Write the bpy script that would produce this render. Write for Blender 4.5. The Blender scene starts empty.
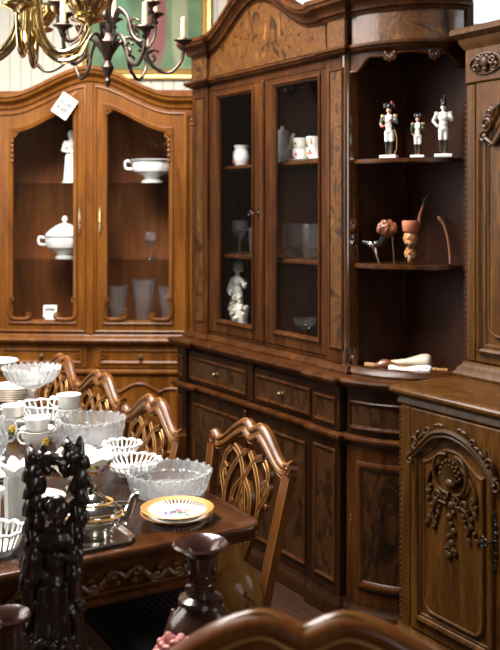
import bpy, bmesh, math, random
from math import sin, cos, pi, sqrt, radians, atan2
from mathutils import Vector, Matrix, Quaternion
random.seed(7)
S = bpy.context.scene
C = S.collection

# ------------------------------------------------------------------ camera
cam = bpy.data.cameras.new('camera'); camo = bpy.data.objects.new('camera', cam); C.objects.link(camo)
camo.location = (0, 0, 1.6); camo.rotation_euler = (pi/2, 0, 0)
cam.sensor_fit = 'HORIZONTAL'; cam.lens = 50; cam.sensor_width = 50*500/941
cam.shift_y = -0.23; cam.clip_start = .05
cam.dof.use_dof = True; cam.dof.focus_distance = 2.65; cam.dof.aperture_fstop = 5.0
S.camera = camo
# ------------------------------------------------------------------ sky, daylight through the windows, exposure
S.view_settings.view_transform = 'Standard'; S.view_settings.look = 'None'
S.view_settings.gamma = 1; S.view_settings.use_curve_mapping = False
S.view_settings.exposure = 0.0
wd = bpy.data.worlds.new('sky'); S.world = wd; wd.use_nodes = True
wb = wd.node_tree.nodes['Background']; wb.inputs[0].default_value = (.80, .90, 1, 1); wb.inputs[1].default_value = 1.6
def area(name, loc, target, sx, sy, power, col=(1, 1, 1)):
    l = bpy.data.lights.new(name, 'AREA'); l.shape = 'RECTANGLE'; l.size = sx; l.size_y = sy; l.energy = power; l.color = col
    o = bpy.data.objects.new(name, l); C.objects.link(o); o.location = loc
    o.rotation_euler = (Vector(target)-Vector(loc)).to_track_quat('-Z', 'Y').to_euler()
    o['kind'] = 'helper'
    return o
area('daylight_skylight', (-1.15, 3.35, 3.66), (-1.15, 3.35, 0), 1.5, 2.3, 400, (1, .96, .90))
area('daylight_left_window', (-2.96, 3.3, 2.25), (0.0, 3.1, 0.7), 2.2, 1.9, 44, (1, .96, .91))
area('daylight_right_window', (3.26, 2.3, 2.1), (.2, 2.2, 1.2), 1.6, 1.7, 20, (1, .98, .95))
area('added_front_fill', (1.9, -2.55, 1.95), (.4, 2.5, 1.1), 2.0, 1.9, 40, (1, .97, .93))  # added fill light from behind the camera

# ------------------------------------------------------------------ helpers
RZ = -57.66*pi/180
O = Vector((.398, 3.75)); UA = Vector((.535, -.845)); VA = Vector((.845, .535))
def W(u, v, z=0.0):
    p = O + UA*u + VA*v
    return (p.x, p.y, z)

STUFF = {'rim_beads', 'painted_flower', 'painted_leaf', 'knee_carving', 'bead_strip', 'handwriting', 'beard', 'flower_garland', 'relief_blossom', 'neck_relief', 'petals', 'pierced_side', 'pierced_border', 'gilt_edge', 'carved_frieze', 'carving', 'frieze_carving', 'apron_carving'}
class MB:
    def __init__(s): s.v = []; s.f = []
    def add(s, vs, fs):
        b = len(s.v); s.v += [tuple(p) for p in vs]; s.f += [tuple(i+b for i in f) for f in fs]; return s
    def box(s, x0, x1, y0, y1, z0, z1, c=0.0):
        if c <= 0:
            vs = [(x, y, z) for x in (x0, x1) for y in (y0, y1) for z in (z0, z1)]
            return s.add(vs, [(0,1,3,2),(4,6,7,5),(0,4,5,1),(2,3,7,6),(0,2,6,4),(1,5,7,3)])
        c = min(c, abs(x1-x0)*.45, abs(y1-y0)*.45, abs(z1-z0)*.45)
        vs = []; idx = {}
        for a in (0, 1):
            for b in (0, 1):
                for d in (0, 1):
                    X = (x0, x1)[a]; Y = (y0, y1)[b]; Z = (z0, z1)[d]
                    xi = X+c*(1-2*a); yi = Y+c*(1-2*b); zi = Z+c*(1-2*d)
                    idx[a, b, d] = len(vs); vs += [(X, yi, zi), (xi, Y, zi), (xi, yi, Z)]
        fs = []
        for a in (0, 1):
            fs.append([idx[a,b,d] for b, d in ((0,0),(0,1),(1,1),(1,0))])
            fs.append([idx[b,a,d]+1 for b, d in ((0,0),(0,1),(1,1),(1,0))])
            fs.append([idx[b,d,a]+2 for b, d in ((0,0),(0,1),(1,1),(1,0))])
            for b in (0, 1):
                fs.append([idx[a,b,0], idx[a,b,1], idx[a,b,1]+1, idx[a,b,0]+1])
                fs.append([idx[a,0,b], idx[a,1,b], idx[a,1,b]+2, idx[a,0,b]+2])
                fs.append([idx[0,a,b]+1, idx[1,a,b]+1, idx[1,a,b]+2, idx[0,a,b]+2])
                for d in (0, 1): fs.append([idx[a,b,d], idx[a,b,d]+1, idx[a,b,d]+2])
        return s.add(vs, fs)
    def lathe(s, prof, c=(0,0,0), seg=24, mod=None, sx=1, sy=1):
        vs = []; n = len(prof)
        for i, (r, z) in enumerate(prof):
            for k in range(seg):
                a = 2*pi*k/seg; rr, zz = (r, z) if mod is None else mod(a, i, r, z)
                vs.append((c[0]+rr*cos(a)*sx, c[1]+rr*sin(a)*sy, c[2]+zz))
        fs = [(i*seg+k, i*seg+(k+1) % seg, (i+1)*seg+(k+1) % seg, (i+1)*seg+k) for i in range(n-1) for k in range(seg)]
        if prof[0][0] > 1e-5: fs.append(tuple(range(seg))[::-1])
        if prof[-1][0] > 1e-5: fs.append(tuple((n-1)*seg+k for k in range(seg)))
        return s.add(vs, fs)
    def ring_lathe(s, prof, c=(0,0,0), seg=24, mod=None, sx=1, sy=1):   # closed section
        vs = []; n = len(prof)
        for i, (r, z) in enumerate(prof):
            for k in range(seg):
                a = 2*pi*k/seg; rr, zz = (r, z) if mod is None else mod(a, i, r, z)
                vs.append((c[0]+rr*cos(a)*sx, c[1]+rr*sin(a)*sy, c[2]+zz))
        return s.add(vs, [(i*seg+k, i*seg+(k+1) % seg, ((i+1) % n)*seg+(k+1) % seg, ((i+1) % n)*seg+k) for i in range(n) for k in range(seg)])
    def torus(s, R, r, c=(0,0,0), seg=24, n=6, sx=1, sy=1, mod=None):
        return s.ring_lathe([(R+r*cos(2*pi*i/n), r*sin(2*pi*i/n)) for i in range(n)], c, seg, mod, sx, sy)
    def sweep(s, pts, sec, N, closed=False, scale=None):
        """section (a,b): a along side = T x N, b along N. N one vector or list"""
        pts = [Vector(p) for p in pts]; n = len(pts); m = len(sec); vs = []
        for i, p in enumerate(pts):
            a = pts[i-1] if (i > 0 or closed) else p; b = pts[(i+1) % n] if (i < n-1 or closed) else p
            T = (b-a).normalized(); nn = Vector(N[i] if isinstance(N, list) else N).normalized()
            side = T.cross(nn).normalized(); nn = side.cross(T).normalized(); k = 1 if scale is None else scale[i]
            for (x, y) in sec: vs.append(p+side*x*k+nn*y*k)
        fs = [(i*m+j, i*m+(j+1) % m, ((i+1) % n)*m+(j+1) % m, ((i+1) % n)*m+j) for i in range(n if closed else n-1) for j in range(m)]
        if not closed: fs += [tuple(range(m))[::-1], tuple((n-1)*m+j for j in range(m))]
        return s.add(vs, fs)
    def tube(s, pts, r, seg=8, closed=False, flat=1.0):
        pts = [Vector(p) for p in pts]; n = len(pts); rs = r if isinstance(r, (list, tuple)) else [r]*n
        Tn = []
        for i, p in enumerate(pts):
            a = pts[i-1] if (i > 0 or closed) else p; b = pts[(i+1) % n] if (i < n-1 or closed) else p
            Tn.append((b-a).normalized())
        up = Vector((0,0,1)) if abs(Tn[0].z) < .9 else Vector((0,1,0))
        nn = Tn[0].cross(up).normalized(); vs = []
        for i, p in enumerate(pts):
            nn = (nn-Tn[i]*nn.dot(Tn[i])).normalized(); bb = Tn[i].cross(nn)
            for k in range(seg):
                a = 2*pi*k/seg; vs.append(p+nn*cos(a)*rs[i]+bb*sin(a)*rs[i]*flat)
        fs = [(i*seg+k, i*seg+(k+1) % seg, ((i+1) % n)*seg+(k+1) % seg, ((i+1) % n)*seg+k) for i in range(n if closed else n-1) for k in range(seg)]
        if not closed: fs += [tuple(range(seg))[::-1], tuple((n-1)*seg+k for k in range(seg))]
        return s.add(vs, fs)
    def ell(s, c, r, rot=None, seg=10, rings=6):
        if not isinstance(r, (tuple, list)): r = (r, r, r)
        b = len(s.v); m = Matrix.Identity(3) if rot is None else rot
        vs = []; c = Vector(c)
        for i in range(rings+1):
            t = pi*i/rings
            for k in range(seg):
                a = 2*pi*k/seg
                vs.append(c+m @ Vector((r[0]*sin(t)*cos(a), r[1]*sin(t)*sin(a), r[2]*cos(t))))
        return s.add(vs, [(i*seg+k, i*seg+(k+1) % seg, (i+1)*seg+(k+1) % seg, (i+1)*seg+k) for i in range(rings) for k in range(seg)])
    def cap(s, a, b, ra, rb, seg=10):
        s.tube([a, b], [ra, rb], seg); s.ell(a, ra, seg=seg); s.ell(b, rb, seg=seg); return s
    def prism(s, poly, y0, y1, mp=None):
        mp = mp or (lambda x, z, y: (x, y, z)); n = len(poly)
        vs = [mp(x, z, y0) for x, z in poly]+[mp(x, z, y1) for x, z in poly]
        return s.add(vs, [tuple(range(n))[::-1], tuple(range(n, 2*n))]+[(i, (i+1) % n, n+(i+1) % n, n+i) for i in range(n)])
    def hprism(s, poly, z0, z1): return s.prism(poly, z0, z1, lambda x, y, z: (x, y, z))
    def ring(s, loop, prof, mp, fill=None):
        """closed moulding round a 2d loop: prof = [(inset, proud)]; mp(x, z, d)"""
        ls = [inset(loop, i) for i, d in prof]; n = len(loop); m = len(prof)
        vs = [mp(x, z, prof[j][1]) for j in range(m) for x, z in ls[j]]
        fs = [(j*n+i, j*n+(i+1) % n, ((j+1) % m)*n+(i+1) % n, ((j+1) % m)*n+i) for j in range(m) for i in range(n)]
        return s.add(vs, fs)
    def shell(s, fn, ns, nt, d0, d1):
        """closed thick sheet fn(s,t,d)"""
        N = (ns+1)*(nt+1); vs = [fn(i/ns, j/nt, d) for d in (d0, d1) for i in range(ns+1) for j in range(nt+1)]
        I = lambda k, i, j: k*N+i*(nt+1)+j
        fs = [(I(k,i,j), I(k,i+1,j), I(k,i+1,j+1), I(k,i,j+1)) for k in (0, 1) for i in range(ns) for j in range(nt)]
        for i in range(ns): fs += [(I(0,i,j), I(0,i+1,j), I(1,i+1,j), I(1,i,j)) for j in (0, nt)]
        for j in range(nt): fs += [(I(0,i,j), I(0,i,j+1), I(1,i,j+1), I(1,i,j)) for i in (0, ns)]
        return s.add(vs, fs)
    def molding(s, path, sec):
        """horizontal moulding: path [(u,v[,z])], sec [(out, dz)] closed; out = right-hand side of travel"""
        n = len(path); P = [Vector(p[:2]) for p in path]; vs = []; m = len(sec)
        for i in range(n):
            d0 = (P[i]-P[i-1]).normalized() if i else None; d1 = (P[i+1]-P[i]).normalized() if i < n-1 else None
            if d0 is None: d0 = d1
            if d1 is None: d1 = d0
            n0 = Vector((d0.y, -d0.x)); n1 = Vector((d1.y, -d1.x)); b = (n0+n1).normalized(); k = min(1/max(.3, b.dot(n0)), 2.5)
            z = path[i][2] if len(path[i]) > 2 else 0
            for o, dz in sec: vs.append((P[i].x+b.x*o*k, P[i].y+b.y*o*k, z+dz))
        fs = [(i*m+j, i*m+(j+1) % m, (i+1)*m+(j+1) % m, (i+1)*m+j) for i in range(n-1) for j in range(m)]
        fs += [tuple(range(m))[::-1], tuple((n-1)*m+j for j in range(m))]
        return s.add(vs, fs)
    def xf(s, start, M):
        for i in range(start, len(s.v)): s.v[i] = tuple(M @ Vector(s.v[i]))
        return s
    def mesh(s, name, mat, ang=35, fix=True):
        me = bpy.data.meshes.new(name); me.from_pydata(s.v, [], s.f)
        bm = bmesh.new(); bm.from_mesh(me)
        bmesh.ops.remove_doubles(bm, verts=bm.verts, dist=2e-6)
        if fix: bmesh.ops.recalc_face_normals(bm, faces=bm.faces)
        bm.to_mesh(me); bm.free()
        for m in (mat if isinstance(mat, (list, tuple)) else [mat]): me.materials.append(m)
        me.shade_smooth(); me.set_sharp_from_angle(angle=radians(ang)); me.update()
        return me
    def build(s, name, mat, parent=None, ang=35, loc=None, rz=None):
        o = bpy.data.objects.new(name, s.mesh(name, mat, ang)); C.objects.link(o)
        if name in STUFF: o['kind'] = 'stuff'
        if parent: o.parent = parent
        if loc is not None: o.location = loc
        if rz is not None: o.rotation_euler = (0, 0, rz)
        return o

def inset(loop, d):
    n = len(loop); A = sum(loop[i][0]*loop[(i+1) % n][1]-loop[(i+1) % n][0]*loop[i][1] for i in range(n))
    sg = 1 if A > 0 else -1; out = []
    for i in range(n):
        p = Vector(loop[i]); a = (p-Vector(loop[i-1])).normalized(); b = (Vector(loop[(i+1) % n])-p).normalized()
        na = Vector((-a.y, a.x))*sg; nb = Vector((-b.y, b.x))*sg; m = (na+nb)
        m = m.normalized() if m.length > 1e-6 else na
        k = 1/max(.35, m.dot(na)); out.append((p.x+m.x*d*k, p.y+m.y*d*k))
    return out
def rect(x0, x1, z0, z1, n=1, m=1):
    L = [(x0+(x1-x0)*i/n, z0) for i in range(n)]+[(x1, z0+(z1-z0)*i/m) for i in range(m)]
    return L+[(x1-(x1-x0)*i/n, z1) for i in range(n)]+[(x0, z1-(z1-z0)*i/m) for i in range(m)]
def flat(y0): return lambda x, z, d: (x, y0-d, z)
def ss(t): t = max(0, min(1, t)); return t*t*(3-2*t)
def spline(pts, n=8, closed=False):
    P = [Vector(p) for p in pts]; out = []; N = len(P)
    for i in range(N if closed else N-1):
        p0 = P[i-1] if (i > 0 or closed) else P[0]; p1 = P[i]; p2 = P[(i+1) % N]; p3 = P[(i+2) % N] if (i+2 < N or closed) else P[-1]
        for k in range(n):
            t = k/n
            out.append(.5*((2*p1)+(p2-p0)*t+(2*p0-5*p1+4*p2-p3)*t*t+(3*p1-p0-3*p2+p3)*t*t*t))
    if not closed: out.append(P[-1])
    return out
def lerp(a, b, t): return a+(b-a)*t
def circ(r, n=8): return [(r*cos(2*pi*i/n), r*sin(2*pi*i/n)) for i in range(n)]

def thing(name, label, cat, loc=(0,0,0), rz=0.0, group=None):
    o = bpy.data.objects.new(name, None); C.objects.link(o); o.empty_display_size = .05
    o.location = loc; o.rotation_euler = (0, 0, rz); tag(o, label, cat, group); return o
def tag(o, label, cat, group=None):
    o['label'] = label; o['category'] = cat
    if group: o['group'] = group
    return o
def struct(o): o['kind'] = 'structure'; return o
def dup(root, label, loc, rz, group=None, scale=None):
    def cp(o, par):
        c = o.copy(); C.objects.link(c); c.parent = par
        for ch in o.children: cp(ch, c)
        return c
    r = cp(root, None); r.location = loc; r.rotation_euler = (0, 0, rz); r['label'] = label
    if group: r['group'] = group
    if scale: r.scale = (scale,)*3
    return r

# ------------------------------------------------------------------ materials
def nt(name):
    m = bpy.data.materials.new(name); m.use_nodes = True; t = m.node_tree
    return m, t, t.nodes['Principled BSDF'], t.links.new
def plain(name, col, rough=.4, metal=0.0, coat=0.0, spec=.5, bump=0, bscale=60):
    m, t, p, L = nt(name); p.inputs['Base Color'].default_value = (*col, 1); p.inputs['Roughness'].default_value = rough
    p.inputs['Metallic'].default_value = metal; p.inputs['Coat Weight'].default_value = coat; p.inputs['Specular IOR Level'].default_value = spec
    p.inputs['Coat Roughness'].default_value = .12
    if bump:
        n = t.nodes.new('ShaderNodeTexNoise'); n.inputs['Scale'].default_value = bscale; n.inputs['Detail'].default_value = 4
        tc = t.nodes.new('ShaderNodeTexCoord'); L(tc.outputs['Object'], n.inputs['Vector'])
        b = t.nodes.new('ShaderNodeBump'); b.inputs['Strength'].default_value = bump; b.inputs['Distance'].default_value = .004
        L(n.outputs['Fac'], b.inputs['Height']); L(b.outputs['Normal'], p.inputs['Normal'])
    return m
def ramp(t, stops):
    r = t.nodes.new('ShaderNodeValToRGB'); e = r.color_ramp.elements
    while len(e) < len(stops): e.new(.5)
    for el, (pos, col) in zip(e, stops): el.position = pos; el.color = (*col, 1)
    return r
def wood(name, dark, mid, light, scale=(14, 14, 1.6), rough=.32, coat=.25, dist=1.2, pores=.35):
    m, t, p, L = nt(name); tc = t.nodes.new('ShaderNodeTexCoord'); mp = t.nodes.new('ShaderNodeMapping')
    L(tc.outputs['Object'], mp.inputs[0]); mp.inputs['Scale'].default_value = scale
    n = t.nodes.new('ShaderNodeTexNoise'); n.inputs['Scale'].default_value = 1.0; n.inputs['Detail'].default_value = 6; n.inputs['Distortion'].default_value = dist
    L(mp.outputs[0], n.inputs['Vector'])
    r = ramp(t, [(.25, dark), (.5, mid), (.75, light)]); L(n.outputs['Fac'], r.inputs[0])
    n2 = t.nodes.new('ShaderNodeTexNoise'); n2.inputs['Scale'].default_value = 9; n2.inputs['Detail'].default_value = 3; L(mp.outputs[0], n2.inputs['Vector'])
    r2 = ramp(t, [(.35, (1-pores,)*3), (.6, (1, 1, 1))]); L(n2.outputs['Fac'], r2.inputs[0])
    mx = t.nodes.new('ShaderNodeMix'); mx.data_type = 'RGBA'; mx.blend_type = 'MULTIPLY'; mx.inputs[0].default_value = 1
    L(r.outputs[0], mx.inputs[6]); L(r2.outputs[0], mx.inputs[7]); L(mx.outputs[2], p.inputs['Base Color'])
    p.inputs['Roughness'].default_value = rough; p.inputs['Coat Weight'].default_value = coat; p.inputs['Coat Roughness'].default_value = .15; p.inputs['Specular IOR Level'].default_value = .2
    b = t.nodes.new('ShaderNodeBump'); b.inputs['Strength'].default_value = .12; b.inputs['Distance'].default_value = .002
    L(n2.outputs['Fac'], b.inputs['Height']); L(b.outputs['Normal'], p.inputs['Normal'])
    return m
def burl(name, stops, scale=7.0, rough=.34, coat=.15, stretch=(1, 1, .55)):
    m, t, p, L = nt(name); tc = t.nodes.new('ShaderNodeTexCoord'); mp = t.nodes.new('ShaderNodeMapping')
    L(tc.outputs['Object'], mp.inputs[0]); mp.inputs['Scale'].default_value = stretch
    n = t.nodes.new('ShaderNodeTexNoise'); n.inputs['Scale'].default_value = scale; n.inputs['Detail'].default_value = 8; n.inputs['Roughness'].default_value = .62; n.inputs['Distortion'].default_value = 2.2
    L(mp.outputs[0], n.inputs['Vector']); r = ramp(t, stops); L(n.outputs['Fac'], r.inputs[0])
    v = t.nodes.new('ShaderNodeTexVoronoi'); v.inputs['Scale'].default_value = scale*6; L(mp.outputs[0], v.inputs['Vector'])
    r2 = ramp(t, [(.02, (.45,)*3), (.16, (1, 1, 1))]); L(v.outputs['Distance'], r2.inputs[0])
    mx = t.nodes.new('ShaderNodeMix'); mx.data_type = 'RGBA'; mx.blend_type = 'MULTIPLY'; mx.inputs[0].default_value = .7
    L(r.outputs[0], mx.inputs[6]); L(r2.outputs[0], mx.inputs[7]); L(mx.outputs[2], p.inputs['Base Color'])
    p.inputs['Roughness'].default_value = rough; p.inputs['Coat Weight'].default_value = coat; p.inputs['Coat Roughness'].default_value = .1
    return m
def glass(name, col=(1, 1, 1), rough=0.0, ior=1.5):
    m, t, p, L = nt(name); p.inputs['Base Color'].default_value = (*col, 1); p.inputs['Roughness'].default_value = rough
    p.inputs['Transmission Weight'].default_value = 1; p.inputs['IOR'].default_value = ior
    return m
def pane(name, tint=(1, 1, 1), refl=1.0):
    m, t, p, L = nt(name); t.nodes.remove(p); out = t.nodes['Material Output']
    tr = t.nodes.new('ShaderNodeBsdfTransparent'); tr.inputs[0].default_value = (*tint, 1)
    gl = t.nodes.new('ShaderNodeBsdfGlossy'); gl.inputs['Roughness'].default_value = .02; gl.inputs[0].default_value = (.9, .9, .9, 1)
    lw = t.nodes.new('ShaderNodeLayerWeight'); lw.inputs[0].default_value = .5; pw = t.nodes.new('ShaderNodeMath'); pw.operation = 'POWER'; L(lw.outputs['Facing'], pw.inputs[0]); pw.inputs[1].default_value = 5
    mu = t.nodes.new('ShaderNodeMath'); mu.operation = 'MULTIPLY_ADD'; mu.inputs[1].default_value = .9*refl; mu.inputs[2].default_value = .04*refl; L(pw.outputs[0], mu.inputs[0])
    mx = t.nodes.new('ShaderNodeMixShader'); L(mu.outputs[0], mx.inputs[0]); L(tr.outputs[0], mx.inputs[1]); L(gl.outputs[0], mx.inputs[2]); L(mx.outputs[0], out.inputs[0])
    return m
def crystal(name, col=(1, 1, 1), amt=.5, sparkle=.4):
    """cut lead crystal: refracting glass, white mixed in to paint the sparkle of its facets"""
    m, t, p, L = nt(name); p.inputs['Base Color'].default_value = (*col, 1); p.inputs['Roughness'].default_value = .02
    p.inputs['Transmission Weight'].default_value = 1; p.inputs['IOR'].default_value = 1.52
    tr = t.nodes.new('ShaderNodeBsdfTransparent'); tr.inputs[0].default_value = (.95, .97, .98, 1)
    df = t.nodes.new('ShaderNodeBsdfPrincipled'); df.inputs['Base Color'].default_value = (.85, .87, .88, 1); df.inputs['Roughness'].default_value = .15; df.inputs['Coat Weight'].default_value = 1  # diffuse white standing in for glints on clear glass
    m1 = t.nodes.new('ShaderNodeMixShader'); m1.inputs[0].default_value = sparkle; L(tr.outputs[0], m1.inputs[1]); L(df.outputs[0], m1.inputs[2])
    mx = t.nodes.new('ShaderNodeMixShader'); mx.inputs[0].default_value = amt
    L(m1.outputs[0], mx.inputs[1]); L(p.outputs[0], mx.inputs[2]); L(mx.outputs[0], t.nodes['Material Output'].inputs[0])
    return m

M = {}
M['walnut'] = wood('walnut', (.021, .0058, .0011), (.056, .0165, .003), (.098, .032, .006), rough=.38, coat=.08)
M['walnut_polished'] = wood('walnut_polished', (.028, .0085, .0018), (.068, .022, .0045), (.115, .041, .009), rough=.3, coat=1.0)
M['walnut_polished'].node_tree.nodes['Principled BSDF'].inputs['Coat IOR'].default_value = 2.0; M['walnut_polished'].node_tree.nodes['Principled BSDF'].inputs['Coat Roughness'].default_value = .08
M['walnut_shaded'] = wood('walnut_shaded', (.009, .003, .0009), (.023, .0078, .002), (.042, .015, .004), rough=.36, coat=.12)  # walnut of the lower cabinet with its shade put into the colour
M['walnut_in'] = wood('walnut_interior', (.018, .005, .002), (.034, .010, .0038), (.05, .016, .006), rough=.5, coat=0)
M['burl'] = burl('walnut_burl', [(.30, (.007, .0025, .0007)), (.42, (.040, .013, .0025)), (.50, (.115, .043, .0075)), (.55, (.045, .015, .0028)), (.68, (.18, .073, .014))], scale=11, stretch=(1, 1, .7))
M['burl_polished'] = burl('walnut_burl_polished', [(.30, (.007, .0025, .0007)), (.42, (.040, .013, .0025)), (.50, (.115, .043, .0075)), (.55, (.045, .015, .0028)), (.68, (.18, .073, .014))], scale=11, stretch=(1, 1, .7), coat=.9)
M['burl_shaded'] = burl('walnut_burl_shaded', [(.32, (.005, .002, .0006)), (.45, (.020, .007, .0018)), (.54, (.058, .021, .0048)), (.60, (.022, .0075, .002)), (.72, (.078, .029, .007))], scale=9)  # same burl lower down, darkened in colour for the shade there
M['cherry'] = wood('cherry', (.085, .025, .003), (.17, .055, .0065), (.24, .085, .012), rough=.38, coat=.12, pores=.2)
M['cherry_in'] = wood('cherry_interior', (.10, .026, .005), (.16, .046, .009), (.21, .066, .014), rough=.5, coat=0, pores=.2)
M['oak'] = wood('oak', (.040, .0135, .0018), (.082, .030, .0038), (.125, .050, .0075), scale=(22, 22, 2.2), rough=.42, coat=.08, pores=.45)
M['oak_carved'] = plain('oak_carved', (.046, .0185, .0035), .45, spec=.3)
M['mahogany'] = wood('mahogany', (.048, .013, .003), (.115, .035, .007), (.18, .062, .013), rough=.3, coat=.2, pores=.2)
M['mahogany_dark'] = wood('mahogany_dark', (.008, .003, .0015), (.018, .006, .003), (.034, .011, .005), rough=.2, coat=.4, pores=.2)
M['honey_carved'] = plain('honey_carved', (.16, .062, .016), .45)
M['honey'] = wood('honey_walnut', (.17, .068, .014), (.28, .12, .027), (.38, .17, .042), rough=.3, coat=.25, pores=.15)
M['gilt'] = plain('gilt', (.46, .25, .075), .38, metal=.5)
M['ebony'] = plain('ebony', (.020, .010, .0075), .28, coat=.5, bump=.3, bscale=45)
M['bronze_vase'] = plain('bronze_vase', (.050, .020, .014), .24, metal=.2, coat=.5)
M['bronze'] = plain('dark_bronze', (.085, .06, .048), .35, metal=.85)
M['brass'] = plain('brass', (.80, .64, .34), .17, metal=1)
M['old_brass'] = plain('old_brass', (.16, .11, .05), .45, metal=.8)
M['iron'] = plain('iron', (.05, .045, .04), .4, metal=.9)
M['silver'] = plain('silver', (.78, .76, .72), .14, metal=1)
M['porcelain'] = plain('porcelain', (.84, .83, .80), .12, coat=.5)
M['bisque'] = plain('bisque', (.72, .70, .65), .45)
M['cream'] = plain('cream_porcelain', (.80, .75, .62), .15, coat=.4)
M['gold_rim'] = plain('gold_rim', (.62, .33, .10), .35, metal=.5)
M['crystal'] = crystal('crystal', sparkle=.34, amt=.5)
M['crystal_cut'] = crystal('crystal_cut', sparkle=.75, amt=.45)  # whitest mix, highlights painted into the rim beads
M['stemware'] = crystal('stemware', sparkle=.07, amt=.7)
M['crystal_far'] = crystal('crystal_far', sparkle=.10, amt=.65)
M['thin_glass'] = pane('thin_glass', (.96, .97, .97), 1.6)
M['pane'] = pane('cabinet_glass', (.97, .97, .97), .45)
M['shelf_glass'] = pane('shelf_glass', (.80, .85, .83), 1.2)
M['candle'] = plain('candle', (.55, .43, .26), .5)
M['black_cloth'] = plain('black_cloth', (.008, .008, .009), .75)
M['paper'] = plain('paper', (.85, .84, .80), .8)
M['ink'] = plain('ink', (.03, .03, .05), .7)
M['plaster'] = plain('plaster', (.78, .74, .66), .8, bump=.05)
M['wall_paint'] = plain('wall_paint', (.13, .10, .075), .8, bump=.05)
M['board'] = plain('painted_board', (.74, .70, .60), .6)
M['table_wood'] = wood('table_wood', (.028, .008, .002), (.062, .019, .0045), (.10, .033, .008), scale=(2, 14, 14), rough=.24, coat=.4, pores=.2)
M['floor'] = wood('floor_boards', (.018, .008, .004), (.036, .016, .008), (.055, .025, .012), scale=(8, 1.2, 8), rough=.45)
M['yellow'] = plain('yellow_glaze', (.75, .48, .03), .3)
M['green'] = plain('green_glaze', (.05, .22, .06), .3)
M['rose'] = plain('rose_glaze', (.55, .08, .14), .3)
M['blue'] = plain('blue_glaze', (.08, .12, .38), .3)
M['violet'] = plain('violet_glaze', (.30, .12, .35), .3)
M['orange'] = plain('orange_glaze', (.70, .26, .06), .3)
M['pink'] = plain('pink_bisque', (.50, .20, .18), .45)
M['coat_green'] = plain('coat_green', (.03, .06, .025), .3, coat=.4)
M['coat_grey'] = plain('coat_grey', (.10, .10, .07), .3, coat=.4)
M['black'] = plain('black_glaze', (.012, .011, .011), .2, coat=.4)
M['skin'] = plain('painted_skin', (.60, .36, .25), .35)
M['red'] = plain('red_glaze', (.45, .03, .03), .3)
M['briar'] = plain('briar', (.16, .05, .02), .3, coat=.3, bump=.6, bscale=150)
M['tan'] = plain('carved_tan', (.40, .17, .06), .4, bump=.4, bscale=200)
M['terracotta'] = plain('terracotta', (.42, .14, .07), .5)
M['cane'] = plain('bamboo', (.38, .19, .07), .4)
M['meer'] = plain('meerschaum', (.66, .56, .42), .4)

# ================================================================== THE ROOM
X0, X1, Y0, Y1, ZC = -3.0, 3.3, -2.6, 6.6, 3.7
def wall_with_holes(name, a0, a1, z1, holes, mp, mat):
    b = MB(); xs = sorted({a0, a1}|{h for q in holes for h in q[:2]})
    for i in range(len(xs)-1):
        x, y = xs[i], xs[i+1]; z = 0
        for q in sorted([q for q in holes if q[0] <= x+1e-6 and q[1] >= y-1e-6], key=lambda q: q[2]):
            if q[2] > z: mp(b, x, y, z, q[2])
            z = q[3]
        if z < z1: mp(b, x, y, z, z1)
    return struct(b.build(name, mat))
b = MB(); b.box(X0-.15, X1+.15, Y0-.15, Y1+.15, -.1, 0); floor = struct(b.build('floor', M['floor']))
k = 0; pl = MB().box(-.068, .068, -1.2, 1.2, 0, .012, .002).mesh('plank', M['floor'])
for i in range(14):                                     # the floor boards in front of the cabinets
    for j in range(2):
        o = bpy.data.objects.new('plank', pl); C.objects.link(o); o.parent = floor
        p = W(-.9+j*2.41+(.3 if i % 2 else 0), -1.05+i*.138*.72); o.location = (p[0], p[1], 0); o.rotation_euler = (0, 0, RZ+pi/2); o.scale = (.72, 1, 1)
SK = (-1.95, -.35, 2.15, 4.55)
b = MB(); b.box(X0-.15, SK[0], Y0-.15, Y1+.15, ZC, ZC+.1); b.box(SK[1], X1+.15, Y0-.15, Y1+.15, ZC, ZC+.1); b.box(SK[0], SK[1], Y0-.15, SK[2], ZC, ZC+.1); b.box(SK[0], SK[1], SK[3], Y1+.15, ZC, ZC+.1)
struct(b.build('ceiling', M['wall_paint']))
wb_ = wall_with_holes('wall_back', X0, X1, ZC, [(.12, 2.7, 2.86, 3.5)], lambda b, x, y, z0, z1: b.box(x, y, Y1, Y1+.15, z0, z1), M['plaster'])
wall_with_holes('wall_left', Y0, Y1, ZC, [(2.1, 4.5, 1.2, 3.3)], lambda b, x, y, z0, z1: b.box(X0-.15, X0, x, y, z0, z1), M['wall_paint'])
wall_with_holes('wall_right', Y0, Y1, ZC, [(1.4, 3.2, 1.15, 3.05)], lambda b, x, y, z0, z1: b.box(X1, X1+.15, x, y, z0, z1), M['wall_paint'])
wall_with_holes('wall_front', X0, X1, ZC, [(.8, 3.0, .9, 3.0)], lambda b, x, y, z0, z1: b.box(x, y, Y0-.15, Y0, z0, z1), M['wall_paint'])
bd = MB().box(-.037, .037, -.012, 0, 0, ZC-.01, .004).mesh('wall_board', M['board'])
for i in range(30):
    o = bpy.data.objects.new('wall_board', bd); C.objects.link(o); o.parent = wb_; o.location = (-1.95+i*.0765, Y1, 0)
M['frame_white'] = plain('window_paint', (.7, .7, .67), .5)
def window(name, a0, a1, z0, z1, n, mp):
    b = MB()
    for q in ([(a0, a1, z0, z0+.06), (a0, a1, z1-.06, z1), (a0, a0+.06, z0, z1), (a1-.06, a1, z0, z1)] + [(a0+(a1-a0)*i/n-.025, a0+(a1-a0)*i/n+.025, z0, z1) for i in range(1, n)]): mp(b, *q, .05)
    f = struct(b.build(name, M['frame_white']))
    for i in range(n):
        c = MB(); mp(c, a0+(a1-a0)*i/n, a0+(a1-a0)*(i+1)/n, z0, z1, .004); c.build('window_pane', M['thin_glass'], f)
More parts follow.
